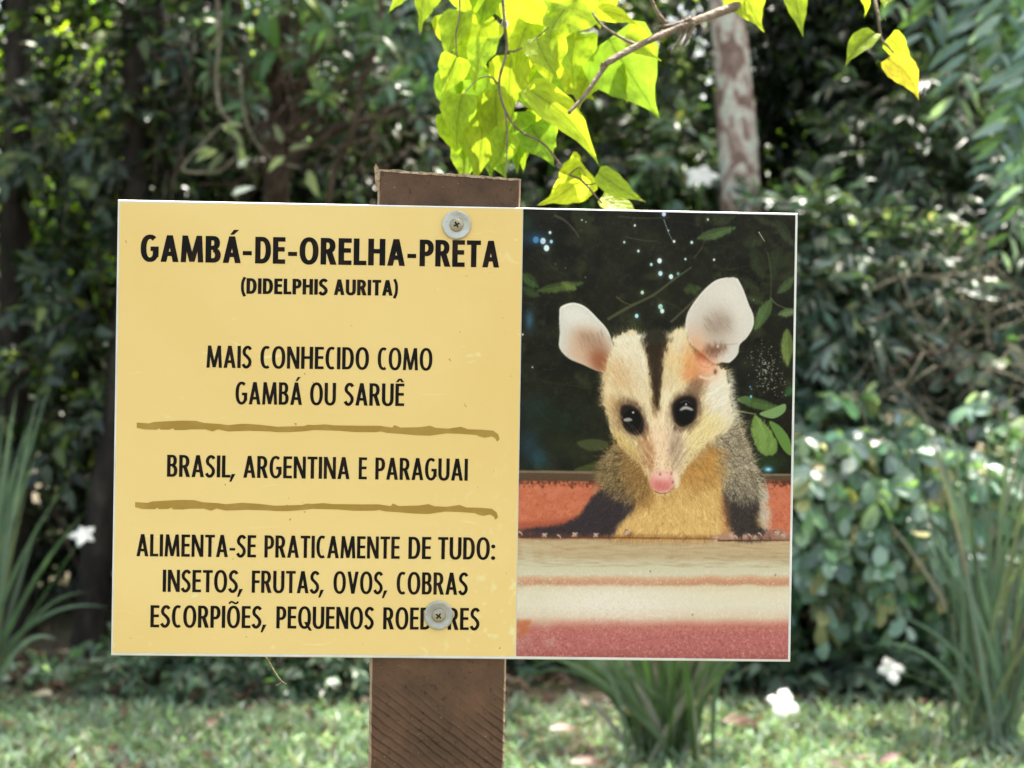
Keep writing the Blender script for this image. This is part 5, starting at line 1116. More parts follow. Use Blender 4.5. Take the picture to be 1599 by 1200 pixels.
# right middle: narrow grey-green leaves and bare brown twigs
plant('narrow_leaved_shrub', gb(1330, 5.95), 'tangled shrub with narrow grey-green leaves touching the right edge of the board', 'shrub',
      [bl(1290, 400, 5.85, .24, .25, .22), bl(1370, 440, 5.8, .28, .25, .24), bl(1290, 520, 5.75, .24, .25, .24), bl(1400, 560, 5.95, .28, .2, .2, .35), bl(1280, 610, 5.7, .2, .2, .14), bl(1180, 480, 6.1, .3, .2, .5, .5)],
      520, 12, .20, 'lance', .095, .026, G_gray, None, .5, 45, 260, 9, .012, seed=33)
plant('narrow_leaved_shrub', gb(1520, 6.3), 'upper shrub of thin bluish leaves below the hanging fern fronds at the right', 'shrub',
      [bl(1400, 280, 6.3, .34, .3, .22), bl(1500, 330, 6.2, .34, .3, .28), bl(1580, 420, 6.1, .3, .3, .3, .8), bl(1430, 180, 6.4, .3, .3, .25, .7), bl(1340, 330, 6.4, .25, .25, .15, .6)],
      520, 12, .22, 'lance', .10, .024, [(.05, .085, .055), (.075, .115, .08), (.035, .06, .03), (.11, .15, .11)], None, .5, 42, 200, 7, .014, seed=34)
# tangle of bare brown twigs
tg = root('bare_twig_tangle', gb(1500, 5.75), 'tangle of bare brown twigs and vines among the shrubs right of the sign', 'twigs')
rr = np.random.default_rng(14)
for pts, rad, d in (([(1385, 590), (1430, 555), (1480, 545), (1510, 490)], .010, 5.3), ([(1528, 350), (1532, 420), (1541, 480), (1543, 540)], .008, 5.3), ([(1440, 620), (1470, 570), (1500, 520)], .006, 5.3), ([(1470, 600), (1520, 560), (1540, 530)], .007, 5.3),
                    ([(1580, 620), (1599, 560), (1640, 500)], .010, 5.6), ([(1240, 960), (1310, 940), (1370, 930)], .007, 5.35), ([(1290, 1010), (1345, 970), (1385, 945)], .008, 5.3), ([(1180, 1000), (1270, 960), (1330, 915)], .006, 5.4),
                    ([(1350, 1018), (1420, 1012), (1480, 1028)], .006, 5.2), ([(1400, 940), (1450, 1000), (1520, 1080)], .006, 5.2), ([(1350, 460), (1420, 430), (1500, 445)], .006, 5.4)):
    n = len(pts); tube('stem', [P(x, y, d+rr.normal()*.02) for x, y in pts], np.linspace(rad, rad*.55, n), M_vine if rr.random() < .6 else M_bark_b, tg, 7, 5, .08)
fine = []
for _ in range(150):
    x, y = rr.uniform(1330, 1620), rr.uniform(400, 640) if rr.random() < .7 else rr.uniform(900, 1020); d = rr.uniform(5.15, 5.6); a = rr.uniform(-1.2, 1.2)+(math.pi/2 if rr.random() < .4 else 0); L = rr.uniform(40, 130)
    fine.append(([P(x, y, d), P(x+L*.5*math.cos(a), y+L*.5*math.sin(a)+rr.normal()*8, d), P(x+L*math.cos(a), y+L*math.sin(a), d+.05)], [.0035, .0028, .0015]))
o = tubes('fine_twigs', fine, M_vine, tg, 4); o['kind'] = 'stuff'
# lower right ground cover
plant('broad_leaved_ground_cover', gb(1330, 5.15), 'low dark green leafy ground cover around the two white flowers at the lower right', 'plant',
      [bl(1200, 1070, 5.1, .22, .15, .09), bl(1300, 1050, 5.15, .28, .2, .13), bl(1420, 1060, 5.1, .28, .18, .12), bl(1500, 1100, 5.0, .22, .15, .09), bl(1150, 1040, 5.3, .2, .15, .12), bl(1330, 1110, 4.95, .2, .1, .05), bl(1450, 1110, 4.95, .25, .1, .06)],
      420, 9, .13, 'ovate', .075, .036, [(.035, .07, .035), (.055, .10, .05), (.08, .13, .08), (.11, .16, .11)], None, .5, 60, 280, 5, .006, seed=41)
plant('small_leaved_ground_cover', gb(400, 5.25), 'low belt of small green leaves between lawn and bottom edge of the yellow sheet', 'plant',
      [bl(240, 1050, 4.98, .25, .15, .10), bl(350, 1042, 5.0, .28, .15, .12), bl(470, 1045, 5.0, .28, .15, .12), bl(560, 1045, 5.05, .2, .15, .12), bl(850, 1040, 5.4, .3, .15, .12)],
      520, 9, .11, 'ovate', .05, .027, [(.05, .10, .05), (.08, .14, .075), (.11, .18, .11), (.035, .07, .03)], None, .5, 60, 260, 5, .005, seed=42)
plant('small_leaved_ground_cover', gb(80, 5.2), 'sparse low plants at the foot of the dark thicket in the lower left corner', 'plant',
      [bl(90, 1065, 5.15, .3, .12, .06), bl(10, 1060, 5.2, .25, .12, .06)], 90, 8, .10, 'ovate', .05, .028, G_mid+G_pale, None, .5, 60, 60, 3, .005, seed=43)
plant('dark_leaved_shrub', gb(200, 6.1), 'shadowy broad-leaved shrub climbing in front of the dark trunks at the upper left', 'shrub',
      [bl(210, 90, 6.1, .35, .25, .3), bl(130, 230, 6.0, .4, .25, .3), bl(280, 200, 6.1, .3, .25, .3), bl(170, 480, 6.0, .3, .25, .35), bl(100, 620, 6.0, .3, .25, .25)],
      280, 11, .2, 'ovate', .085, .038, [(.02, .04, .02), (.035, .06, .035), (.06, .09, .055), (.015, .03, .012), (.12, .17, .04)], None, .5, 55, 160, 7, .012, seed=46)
# hidden mass behind the sign
plant('dark_hedge_shrub', gb(700, 5.9), 'dense shrub directly behind the sign, showing only above and below the board', 'shrub',
      [bl(500, 700, 5.9, .5, .3, .5), bl(800, 700, 5.9, .5, .3, .5), bl(1050, 700, 5.9, .5, .3, .5), bl(650, 480, 6.0, .5, .3, .4), bl(950, 480, 6.0, .5, .3, .4), bl(400, 900, 5.7, .4, .3, .3), bl(750, 950, 5.6, .5, .3, .25), bl(1050, 930, 5.6, .4, .3, .3)],
      650, 11, .2, 'ovate', .09, .042, G_mid+G_gray, None, .7, 55, 0, 8, .014, seed=44)
# upper middle: olive shrub with specks
plant('olive_leaved_shrub', gb(960, 6.8), 'dim olive shrub behind the lime leaves with small sunlit leaf spots', 'shrub',
      [bl(900, 260, 6.8, .4, .3, .35), bl(1020, 230, 6.9, .35, .3, .4), bl(960, 120, 7.0, .5, .3, .35), bl(1040, 330, 6.7, .3, .3, .2), bl(640, 250, 6.6, .35, .3, .3)],
      420, 10, .2, 'ovate', .07, .034, G_mid+G_dark+[(.2, .22, .15)], None, .4, 55, 120, 6, .012, seed=45)
# upper left: whorled leaves on a brown-stemmed shrub with vines
def whorl_tree():
    r = np.random.default_rng(52); b = gb(445, 5.7)
    rt = root('whorled_leaf_tree', b, 'small brown-stemmed tree with whorls of glossy leaves above the yellow sheet', 'tree'); B = np.array(b)
    tube('trunk', [(b[0]+.05, 5.75, -.05), P(455, 700, 5.75), P(432, 330, 5.7), P(438, 200, 5.68), P(440, 80, 5.66), P(450, -120, 5.7), P(430, -500, 5.8)], [.075, .065, .05, .042, .034, .03, .02], M_bark_b, rt, 10, 6, .05)
    ends = [(432, 78, 1), (395, 130, 1), (520, 40, .9), (485, 95, .9), (560, 95, .9), (350, 40, .8), (470, -10, 1), (600, 60, .8), (540, 135, .7), (385, 165, .7), (330, 110, .7), (610, 130, .7), (505, 150, .6), (410, 10, .8), (570, 10, .8), (650, 150, .6), (380, -40, .9), (520, -50, .9)]
    cols = [(.08, .17, .05), (.11, .21, .08), (.16, .24, .17), (.06, .12, .04), (.19, .26, .06)]
    for (px, py, s) in ends:
        d = 5.45+r.uniform(-.15, .25); e = P(px, py, d); k = r.uniform(.4, .9); st = P(436+8*k, 60+200*k, 5.68)
        tube('branch', [st, (st+e)/2+np.array([0, 0, -.04]), e], [.014, .009, .006], M_bark_b, rt, 6, 4, .06)
        n = r.integers(8, 13)
        for j in range(n):
            a = 2*math.pi*j/n+r.normal()*.25; el = r.uniform(-.5, .5); dr_ = np.array([math.cos(a), -.25+.3*r.normal(), math.sin(a)*.85+el*.3]); nm = np.array([r.normal()*.35, -.8, .7])
            me = leaf_piece('fine', .15, .046, cols[r.integers(0, 5)], M_leafp); o = bpy.data.objects.new('leaf', me); C.objects.link(o); o.parent = rt; o.matrix_local = basis(e-B, dr_, nm, s*r.uniform(.75, 1.2))
    blb = [bl(450, 60, 5.9, .45, .2, .35), bl(590, 100, 5.9, .35, .2, .3), bl(350, 30, 6.0, .25, .2, .3)]
    tw, pos, dd, nm = sprays(blb, 150, 10, .2, 'lance', .4, 50, r)
    scatter('foliage', 'lance', pos, dd, nm, .09*r.uniform(.7, 1.2, len(pos)), .028, palette(len(pos), G_gray+G_dark, None, .2, r), M_leaf, rt)
    return rt
whorl_tree()
vn = root('hanging_vine', tuple(P(340, 400, 5.4)[:2])+(0.0,), 'thin pale vine hanging and looping above the top left of the board', 'vine')
tube('stem', [P(330, -140, 5.4), P(338, -20, 5.35), P(342, 60, 5.35), P(338, 120, 5.35), P(343, 170, 5.33), P(360, 190, 5.33), P(368, 215, 5.33)], [.008, .008, .0075, .007, .006, .005, .003], M_vine, vn, 7, 5, .08)
tube('stem', [P(345, 195, 5.33), P(320, 222, 5.33), P(292, 252, 5.33), P(286, 266, 5.33), P(310, 270, 5.33), P(345, 266, 5.33), P(368, 245, 5.33)], [.004, .005, .0055, .006, .006, .005, .003], M_vine, vn, 7, 5, .08)
tube('stem', [P(375, 100, 5.4), P(380, 170, 5.38), P(395, 215, 5.38), P(425, 248, 5.38), P(465, 262, 5.38)], [.006, .006, .006, .005, .004], M_vine, vn, 7, 5, .08)
for (px, py, ax, ay) in ((345, 195, .9, .5), (362, 205, .8, .9), (372, 222, .3, 1), (330, 232, -.9, .2), (350, 240, -.6, .6), (340, 236, -.9, .3), (440, 225, -.3, -1), (450, 235, .9, -.3), (445, 245, -.7, .5), (480, 265, .4, .9), (350, 196, 1, -.1), (376, 228, .1, 1), (478, 270, .5, .9)):
    e = P(px, py, 5.3); me = leaf_piece('ovate', .085, .034, (.30, .36, .14), M_leafp); o = bpy.data.objects.new('leaf', me); C.objects.link(o); o.parent = vn
    o.matrix_local = basis(e-np.array(vn['_o']), np.array([ax, 0, -ay]), np.array([rr.normal()*.3, -.8, .6]), rr.uniform(.8, 1.2))
for (px, py, ax, ay, lb) in ((372, 262, .6, -.7, 'small'), (362, 305, .9, -.45, 'long')):
    e = P(px, py, 5.3); me = leaf_piece('ovate', .09 if lb == 'long' else .06, .035, (.62, .66, .52), M_leafp); o = bpy.data.objects.new('leaf', me); C.objects.link(o); o.parent = vn; o['label'] = '%s bleached pale leaf' % lb
    o.matrix_local = basis(e-np.array(vn['_o']), np.array([ax, 0, -ay]), np.array([0, -.8, .6]), 1)
liana = root('brown_liana', gb(520, 5.55), 'brown woody liana climbing behind the left corner of the post', 'vine')
tube('stem', [P(500, 1010, 5.6), P(490, 700, 5.6), P(512, 330, 5.5), P(530, 250, 5.5), P(555, 195, 5.5), P(566, 130, 5.5), P(590, 60, 5.5), P(600, -60, 5.5), P(640, -400, 5.6)], [.02, .018, .014, .013, .013, .012, .011, .011, .010], M_bark_b, liana, 8, 6, .08)
tube('side_stem', [P(560, 190, 5.5), P(520, 160, 5.5), P(480, 150, 5.5), P(445, 165, 5.5)], [.008, .007, .006, .004], M_bark_b, liana, 7, 5, .08)
tube('side_stem', [P(420, 310, 5.6), P(440, 290, 5.6), P(470, 240, 5.6), P(540, 200, 5.55)], [.018, .016, .012, .009], M_bark_b, liana, 7, 5, .08)
tg2 = root('bare_twig_tangle', gb(470, 5.9), 'bare brown twigs crossing above the left half of the yellow sheet', 'twigs')
fine = []
for _ in range(110):
    x, y = rr.uniform(240, 640), rr.uniform(60, 330); d = rr.uniform(5.3, 5.8); a = rr.choice([rr.uniform(-.9, .3), rr.uniform(1.1, 2.2)]); L = rr.uniform(50, 160)
    fine.append(([P(x, y, d), P(x+L*.5*math.cos(a)+rr.normal()*8, y+L*.5*math.sin(a)+rr.normal()*8, d), P(x+L*math.cos(a), y+L*math.sin(a), d+.05)], [.004, .003, .0015]))
o = tubes('fine_twigs', fine, M_bark_b, tg2, 4); o['kind'] = 'stuff'
tube('stem', [P(205, 40, 5.9), P(120, 130, 5.9), P(45, 245, 5.95)], [.010, .008, .004], M_vine, tg2, 6, 4, .06)
# fern-like fronds hanging at the top right: every leaflet a piece
def frond(rt, p0, p1, sag, n, L, W, cols, r, nm0=(0, -1, .5)):
    p0, p1 = np.array(p0), np.array(p1); B = np.array(rt['_o'])
    f = lambda t: p0*(1-t)+p1*t+np.array([0, 0, 1])*sag*4*t*(1-t)
    ra = tube('frond', [f(t) for t in np.linspace(0, 1, 6)], np.linspace(.005, .0015, 6), M_stalk, rt, 5, 3)
    for i in range(n):
        t = .12+.86*i/(n-1); c = f(t); tg_ = unit(f(t+.02)-c)
        s_ = unit(np.cross(tg_, np.array(nm0)+.15*r.normal(size=3)))
        for sg in (-1, 1):
            d = unit(tg_*.55+s_*sg*.9+np.array([0, 0, -.35])+.1*r.normal(size=3)); me = leaf_piece('lance', L, W, cols[r.integers(0, len(cols))], M_leafp)
            o = bpy.data.objects.new('leaflet', me); C.objects.link(o); o.parent = ra; o.matrix_local = basis(c-B, d, np.array(nm0)+.25*r.normal(size=3), (.55+.9*math.sin(math.pi*min(t*.9+.08, 1))**.7)*r.uniform(.75, 1.0))
rfn = np.random.default_rng(61)
FC = [(.15, .25, .23), (.20, .31, .29), (.11, .19, .16), (.27, .36, .35), (.15, .27, .09)]
ft = root('feathery_leaved_tree', gb(1850, 5.6), 'tree with feathery bluish fronds drooping into the upper right corner', 'tree')
tube('trunk', [P(1850, 1150, 5.6)*np.array([1, 1, 0])-np.array([0, 0, .1]), P(1850, 600, 5.6), P(1830, 100, 5.5), P(1790, -300, 5.4), P(1780, -700, 5.4)], [.10, .09, .08, .06, .04], M_bark, ft, 12, 5, .05)
for (a, b_, c_, d_, dd) in ((1640, -140, 1500, 120, 5.1), (1700, -60, 1560, 230, 5.0), (1560, -160, 1440, 60, 5.2), (1680, 20, 1590, 330, 5.0), (1740, -160, 1600, 130, 4.9), (1600, -200, 1560, 90, 5.0), (1720, 60, 1540, 290, 5.2), (1500, -150, 1400, 10, 5.3), (1700, 150, 1560, 400, 5.3), (1590, -120, 1480, 190, 5.25), (1760, 40, 1640, 280, 5.0)):
    p0 = P(a, b_, dd); tube('branch', [P(1795, -280+rfn.normal()*40, 5.4), (p0+P(1795, -280, 5.4))/2+np.array([0, 0, .15]), p0], [.02, .014, .006], M_bark, ft, 6, 4, .05)
    frond(ft, p0, P(c_, d_, dd-.05), .07, 12, .15, .036, FC, rfn)
# similar feathery spray behind the lime leaves
ft2 = root('feathery_leaved_tree', gb(680, 6.6), 'tree with bluish feathery sprays left of the hanging lime leaves', 'tree')
tube('trunk', [(P(700, 600, 6.7)[0], 6.7, -.1), P(690, 500, 6.7), P(700, 100, 6.7), P(680, -250, 6.6)], [.07, .06, .045, .03], M_bark, ft2, 10, 5, .05)
for (a, b_, c_, d_) in ((690, -60, 600, 60), (680, 20, 570, 150), (720, -20, 640, 110), (660, -80, 560, 20), (700, 60, 620, 180)):
    p0 = P(a, b_, 6.1); tube('branch', [P(695, -60, 6.68), p0], [.012, .005], M_bark, ft2, 6, 3, .05); frond(ft2, p0, P(c_, d_, 6.0), .05, 9, .13, .036, FC, rfn)

# lichen-mottled trunk
def lichen_mat():
    m, n, l, b = newmat('lichen_bark'); tc = n.new('ShaderNodeTexCoord')
    mp = n.new('ShaderNodeMapping'); mp.inputs['Scale'].default_value = (1, 1, .55); l.new(tc.outputs['Object'], mp.inputs[0])
    no = n.new('ShaderNodeTexNoise'); no.inputs['Scale'].default_value = 13; no.inputs['Detail'].default_value = 6; no.inputs['Distortion'].default_value = 1.2; l.new(mp.outputs[0], no.inputs['Vector'])
    cr = n.new('ShaderNodeValToRGB'); e = cr.color_ramp.elements; e[0].position = .40; e[0].color = (.22, .14, .115, 1); e[1].position = .64; e[1].color = (.56, .60, .52, 1)
    q = e.new(.48); q.color = (.36, .25, .215, 1); q = e.new(.54); q.color = (.58, .50, .45, 1); l.new(no.outputs[0], cr.inputs[0])
    n2 = n.new('ShaderNodeTexNoise'); n2.inputs['Scale'].default_value = 40; n2.inputs['Detail'].default_value = 6; l.new(tc.outputs['Object'], n2.inputs['Vector'])
    mr = n.new('ShaderNodeMapRange'); mr.inputs['To Min'].default_value = .55; mr.inputs['To Max'].default_value = 1.4; l.new(n2.outputs[0], mr.inputs['Value'])
    sc = n.new('ShaderNodeVectorMath'); sc.operation = 'SCALE'; l.new(cr.outputs[0], sc.inputs[0]); l.new(mr.outputs[0], sc.inputs['Scale']); l.new(sc.outputs[0], b.inputs['Base Color']); b.inputs['Roughness'].default_value = .85
    bp = n.new('ShaderNodeBump'); bp.inputs['Strength'].default_value = .5; bp.inputs['Distance'].default_value = .02; l.new(n2.outputs[0], bp.inputs['Height']); l.new(bp.outputs[0], b.inputs['Normal'])
    return m
def crown(rt, blobs, n, L, W, cols, r, kind='ovate', wts=None, mt=None):
    ws = np.array([b[6] for b in blobs], float); ws /= ws.sum(); pk = r.choice(len(blobs), n, p=ws); B = np.array([b[:6] for b in blobs])[pk]
    # leaf clumps: cluster around sub-centres for gaps
    sub = r.normal(size=(n//28+1, 3)); u = unit(sub)*r.uniform(.2, 1, (len(sub), 1))**.5; ci = r.integers(0, len(sub), n); pb = r.integers(0, len(blobs), len(sub)); pb = r.choice(len(blobs), len(sub), p=ws)
    BB = np.array([b[:6] for b in blobs])[pb[ci]]
    pos = BB[:, :3]+u[ci]*BB[:, 3:]+r.normal(size=(n, 3))*np.array([.20, .20, .13])
    d = r.normal(size=(n, 3))+np.array([0, 0, -.5]); nm = r.normal(size=(n, 3))*.6+np.array([0, -.1, 1])
    col = palette(n, cols, wts, .38, r); s = r.uniform(.6, 1.25, n); keep = pos[:, 2] > .1
    return scatter('crown', kind, pos[keep], d[keep], nm[keep], (L*s)[keep], (W*s)[keep], col[keep], mt or M_leaf, rt)
def tree(name, label, px, d, r0, path, blobs, nleaf, L, W, cols, bark, seed, limbs=5, kind='ovate', wts=None):
    r = np.random.default_rng(seed); b = gb(px, d); rt = root(name, b, label, 'tree')
    n = len(path); rad = [r0*(1.25 if i == 0 else 1-.5*i/n) for i in range(n)]
    tube('trunk', path, rad, bark, rt, 16, 8, .035)
    for k in range(limbs):
        bb = blobs[k % len(blobs)]; e = np.array(bb[:3])+r.normal(size=3)*.2; i = r.integers(max(1, n-3), n); s = np.array(path[i], float)
        tube('branch', [s, (s+e)/2+np.array([0, 0, .15]), e], [r0*.45, r0*.3, r0*.12], bark, rt, 7, 4, .05)
    crown(rt, blobs, nleaf, L, W, cols, r, kind, wts); return rt
g = gb(1175, 6.2)
tree('lichen_trunk_tree', 'tree with a straight pinkish grey lichen-mottled trunk rising behind the photograph half', 1175, 6.2, .104,
     [(g[0]+.02, 6.2, -.1), P(1172, 700, 6.2), P(1157, 330, 6.2), P(1147, 150, 6.2), P(1133, 0, 6.2), P(1110, -300, 6.2), P(1080, -700, 6.1)],
     [(1.2, 6.0, 4.6, 1.3, 1.2, .9, 1), (.2, 6.3, 5.2, 1.2, 1.2, .9, 1)], 1200, .14, .06, G_mid, lichen_mat(), 71)
# darker trees left, and the canopy
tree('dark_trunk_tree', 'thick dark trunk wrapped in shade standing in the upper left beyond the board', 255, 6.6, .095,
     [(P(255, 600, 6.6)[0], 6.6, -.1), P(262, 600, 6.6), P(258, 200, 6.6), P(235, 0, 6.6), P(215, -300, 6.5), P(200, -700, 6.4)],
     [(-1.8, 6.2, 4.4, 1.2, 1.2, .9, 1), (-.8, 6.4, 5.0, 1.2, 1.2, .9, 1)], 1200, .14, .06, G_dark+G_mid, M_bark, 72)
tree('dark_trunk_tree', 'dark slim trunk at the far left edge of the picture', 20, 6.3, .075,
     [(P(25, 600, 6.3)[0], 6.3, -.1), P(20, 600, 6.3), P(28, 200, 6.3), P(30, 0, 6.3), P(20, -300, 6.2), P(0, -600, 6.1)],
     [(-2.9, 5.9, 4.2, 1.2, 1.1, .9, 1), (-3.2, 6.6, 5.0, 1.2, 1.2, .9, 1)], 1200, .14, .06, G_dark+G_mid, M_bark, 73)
tree('leaning_stump_tree', 'dark brown leaning trunk close behind the lower left corner of the board', 140, 5.7, .075,
     [(P(135, 600, 5.7)[0], 5.7, -.1), P(140, 1000, 5.7), P(160, 800, 5.7), P(185, 640, 5.75), P(205, 400, 5.8), P(210, 100, 6.0), P(180, -300, 6.2)],
     [(-1.2, 6.4, 3.9, .9, .8, .6, 1)], 500, .13, .05, G_dark, M_bark, 74, 3)
# midground dark masses
def mass(label, blobs, n, L, W, cols, seed, px, d, kind='ovate', name='understorey_tree', tr=.05, wts=None, mt=None):
    b = gb(px, d); r = np.random.default_rng(seed); rt = root(name, b, label, 'tree')
    top = np.array(blobs[0][:3]); tube('trunk', [(b[0], b[1], -.1), ((b[0]+top[0])/2+.1, b[1], top[2]*.5), tuple(top)], [tr*1.2, tr, tr*.5], M_bark, rt, 9, 5, .05)
    for k in range(4):
        e = np.array(blobs[k % len(blobs)][:3])+r.normal(size=3)*.3; s = np.array([(b[0]+top[0])/2+.1, b[1], top[2]*.5]); tube('branch', [s, (s+e)/2, e], [tr*.6, tr*.4, tr*.2], M_bark, rt, 6, 4, .05)
    crown(rt, blobs, n, L, W, cols, r, kind, wts, mt)
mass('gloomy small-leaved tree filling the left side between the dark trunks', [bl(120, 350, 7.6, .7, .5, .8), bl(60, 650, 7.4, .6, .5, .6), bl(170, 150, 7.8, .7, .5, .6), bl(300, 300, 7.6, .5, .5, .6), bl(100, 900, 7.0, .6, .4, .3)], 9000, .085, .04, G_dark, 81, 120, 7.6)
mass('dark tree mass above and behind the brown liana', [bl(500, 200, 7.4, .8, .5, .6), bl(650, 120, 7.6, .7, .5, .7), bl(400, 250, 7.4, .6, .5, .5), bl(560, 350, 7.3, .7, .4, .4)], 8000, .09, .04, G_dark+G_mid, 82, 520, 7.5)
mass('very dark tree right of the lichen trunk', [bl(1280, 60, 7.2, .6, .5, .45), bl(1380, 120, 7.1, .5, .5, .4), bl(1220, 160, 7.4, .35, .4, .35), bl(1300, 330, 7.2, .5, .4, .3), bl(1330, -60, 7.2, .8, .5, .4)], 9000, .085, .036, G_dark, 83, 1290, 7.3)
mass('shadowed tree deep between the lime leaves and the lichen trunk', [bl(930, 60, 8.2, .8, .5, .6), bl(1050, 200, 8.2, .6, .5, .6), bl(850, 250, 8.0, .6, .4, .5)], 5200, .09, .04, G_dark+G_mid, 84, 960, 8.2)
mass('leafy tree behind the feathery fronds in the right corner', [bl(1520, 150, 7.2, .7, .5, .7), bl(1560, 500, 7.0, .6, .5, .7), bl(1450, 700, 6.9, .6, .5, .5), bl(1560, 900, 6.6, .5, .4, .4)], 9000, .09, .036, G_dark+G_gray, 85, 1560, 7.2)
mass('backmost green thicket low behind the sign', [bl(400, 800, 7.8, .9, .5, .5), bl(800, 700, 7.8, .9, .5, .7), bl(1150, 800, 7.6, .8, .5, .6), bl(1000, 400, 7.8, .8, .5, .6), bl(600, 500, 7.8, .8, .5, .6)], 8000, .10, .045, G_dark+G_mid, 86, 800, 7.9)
mass('sunlit yellow-green bush deep behind the trunks at the left', [bl(150, 200, 10.5, 1.0, .6, .9), bl(50, 450, 10.3, .9, .6, .9), bl(220, 500, 10.5, .8, .6, .9), bl(330, 200, 10.5, .6, .5, .6)], 8000, .11, .055, G_lime, 87, 120, 10.5, mt=M_lit)
mass('sunlit yellow-green bush deep behind the lichen trunk', [bl(1240, 250, 10.5, .6, .5, .55), bl(1000, 200, 10.8, .8, .5, .8), bl(1330, 230, 10.8, .5, .5, .5)], 4200, .10, .05, G_lime+G_mid, 88, 1240, 10.6, mt=M_lit)
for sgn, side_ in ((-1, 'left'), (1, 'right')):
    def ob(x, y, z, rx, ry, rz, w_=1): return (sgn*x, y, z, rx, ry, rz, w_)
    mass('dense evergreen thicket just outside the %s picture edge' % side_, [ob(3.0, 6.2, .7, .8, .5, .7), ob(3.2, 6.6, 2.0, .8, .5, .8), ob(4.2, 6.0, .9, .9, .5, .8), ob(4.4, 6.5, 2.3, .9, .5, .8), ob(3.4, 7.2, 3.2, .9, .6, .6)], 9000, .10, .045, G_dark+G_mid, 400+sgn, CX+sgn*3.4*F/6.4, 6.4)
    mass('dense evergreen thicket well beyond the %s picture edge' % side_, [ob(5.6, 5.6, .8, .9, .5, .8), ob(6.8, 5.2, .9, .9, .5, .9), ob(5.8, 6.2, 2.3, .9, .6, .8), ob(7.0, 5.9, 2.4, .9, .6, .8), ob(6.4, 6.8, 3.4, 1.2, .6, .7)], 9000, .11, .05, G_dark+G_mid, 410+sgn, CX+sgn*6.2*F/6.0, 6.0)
# overhead and distant forest
rc_ = np.random.default_rng(90)
def canopy(i, x, y, z, lab, n=1200, cols=G_mid, s=1.0):
    r = np.random.default_rng(200+i); rt = root('forest_tree', (x, y, 0), lab, 'tree'); h = z
    tube('trunk', [(x, y, -.1), (x+r.normal()*.1, y, h*.4), (x+r.normal()*.2, y+r.normal()*.2, h), (x+r.normal()*.3, y, h+1.2)], [.16, .13, .09, .05], M_bark, rt, 10, 5, .05)
    blobs = []
    for k in range(5):
        a = 2*math.pi*k/5+r.normal()*.3; rr_ = r.uniform(.4, 1.1)*s; blobs.append((x+rr_*math.cos(a), y+rr_*math.sin(a)*.8, h+r.uniform(-.5, .9), .8*s, .7*s, .45, 1))
        tube('branch', [(x, y, h-.6), (x+rr_*.5*math.cos(a), y+rr_*.4*math.sin(a), h-.1), blobs[-1][:3]], [.06, .04, .02], M_bark, rt, 6, 4, .05)
    crown(rt, blobs, n, .16, .08, cols, r)
CT = [(-3.6, 8.0, 4.6, 'tall forest tree roofing the far left side'), (-1.7, 7.9, 5.2, 'tall forest tree roofing the left trunks'), (.1, 8.2, 4.9, 'tall forest tree roofing the middle of the grove'), (1.9, 7.9, 5.1, 'tall forest tree roofing the lichen trunk'), (3.7, 8.1, 4.7, 'tall forest tree roofing the right side'),
      (-4.6, 6.0, 4.4, 'forest tree left of the picture edge'), (4.4, 6.0, 4.4, 'forest tree right of the picture edge')]
for i, (x, y, z, lab) in enumerate(CT): canopy(i, x, y, z, lab)
FT = [(-13, 11), (-9.5, 12), (-5.5, 12.5), (-3.3, 13), (-1.2, 12.6), (1.0, 13.2), (3.1, 12.5), (5.4, 13), (9.2, 12), (13, 11)]
for i, (x, y) in enumerate(FT):
    nm = ['outermost left', 'second from the left', 'third from the left', 'fourth from the left', 'left of the centre', 'right of the centre', 'fourth from the right', 'third from the right', 'second from the right', 'outermost right'][i]
    r = np.random.default_rng(298+i); rt = root('distant_tree', (x, y, 0), 'distant tree closing the grove, %s' % nm, 'tree', 'distant trees closing the grove')
    tube('trunk', [(x, y, -.1), (x+.1, y, 2.5), (x, y, 5)], [.16, .13, .08], M_bark, rt, 9, 5, .05)
    crown(rt, [(x+r.normal()*.5, y+r.normal()*.3, z, 1.15, .7, .75, 1) for z in (.6, 1.5, 2.4, 3.2, 3.9, 4.6)], 15000 if abs(x) < 7 else 7000, .17, .09, G_mid+G_dark+G_lime, r, mt=M_lit)
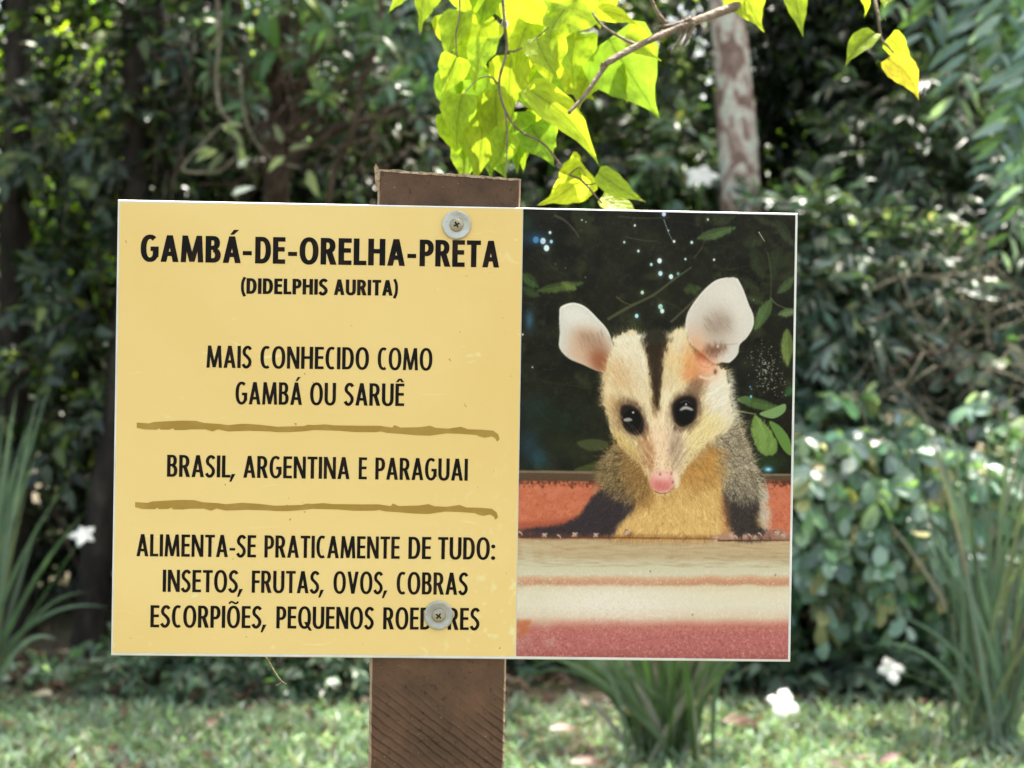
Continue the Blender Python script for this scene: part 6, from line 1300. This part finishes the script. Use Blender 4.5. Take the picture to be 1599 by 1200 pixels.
# white blossom beside the lichen trunk
wb = root('white_flowering_shrub', gb(1080, 6.5), 'leafy shrub holding one big white blossom left of the lichen trunk', 'shrub')
tube('stem', [(P(1080, 600, 6.5)[0], 6.5, -.05), P(1080, 500, 6.5), P(1094, 282, 5.97)], [.012, .01, .006], M_stalk, wb, 7, 4, .05)
flower(wb, P(1096, 275, 5.95), .085, .6, (-.1, -.8, .7), r=rf, np_=5)
tw, pos, dd, nm = sprays([bl(1075, 260, 6.45, .15, .12, .25, 1)], 40, 8, .12, 'ovate', .5, 55, rf)
scatter('foliage', 'ovate', pos, dd, nm, .08, .035, palette(len(pos), G_pale+G_mid, None, .2, rf), M_leaf, wb)
# a few fallen leaves one can pick out on the lawn
for (px, py, ln, a, lab, col) in ((885, 1140, .11, .3, 'curled brown fallen leaf on the lawn left of the central sword-leaf clump', (.17, .11, .08)), (1165, 1128, .15, -.25, 'long tan fallen leaf lying right of the central sword-leaf clump', (.18, .11, .08)), (330, 1078, .12, .1, 'thin tan fallen leaf at the edge of the ground cover below the yellow sheet', (.34, .25, .20)),
                                  (1310, 1195, .09, -.6, 'pale fallen leaf at the bottom edge under the two white flowers', (.24, .19, .15)), (925, 1192, .12, 0, 'broad reddish brown fallen leaf at the bottom of the picture beside the central clump', (.19, .12, .095)), (60, 1085, .10, 2.9, 'cream-coloured fallen leaf at the lawn edge in the left corner', (.5, .46, .34))):
    d = F*(CZ-.05)/(py-CY); p = P(px, py, d); rt = root('fallen_leaf', tuple(p), lab, 'leaf')
    me = leaf_piece('fine', ln, ln*.42, col, M_leafp); o = bpy.data.objects.new('blade', me); C.objects.link(o); o.parent = rt; o.matrix_local = basis(np.array([-ln/2*math.cos(a), 0, .0]), np.array([math.cos(a), .3, .1*math.sin(a)]), np.array([.1, -.4, 1]), 1)
    tube('stalk', [p+np.array([-ln/2*math.cos(a), 0, 0]), p+np.array([-ln*.8*math.cos(a), -.01, .01])], [.0015, .001], M_bark_b, rt, 5, 2)
for o in bpy.data.objects:
    if '_o' in o.keys(): del o['_o']
print('script', round(time.time()-T0, 1), 'tris', sum(len(m.polygons) for m in bpy.data.meshes))
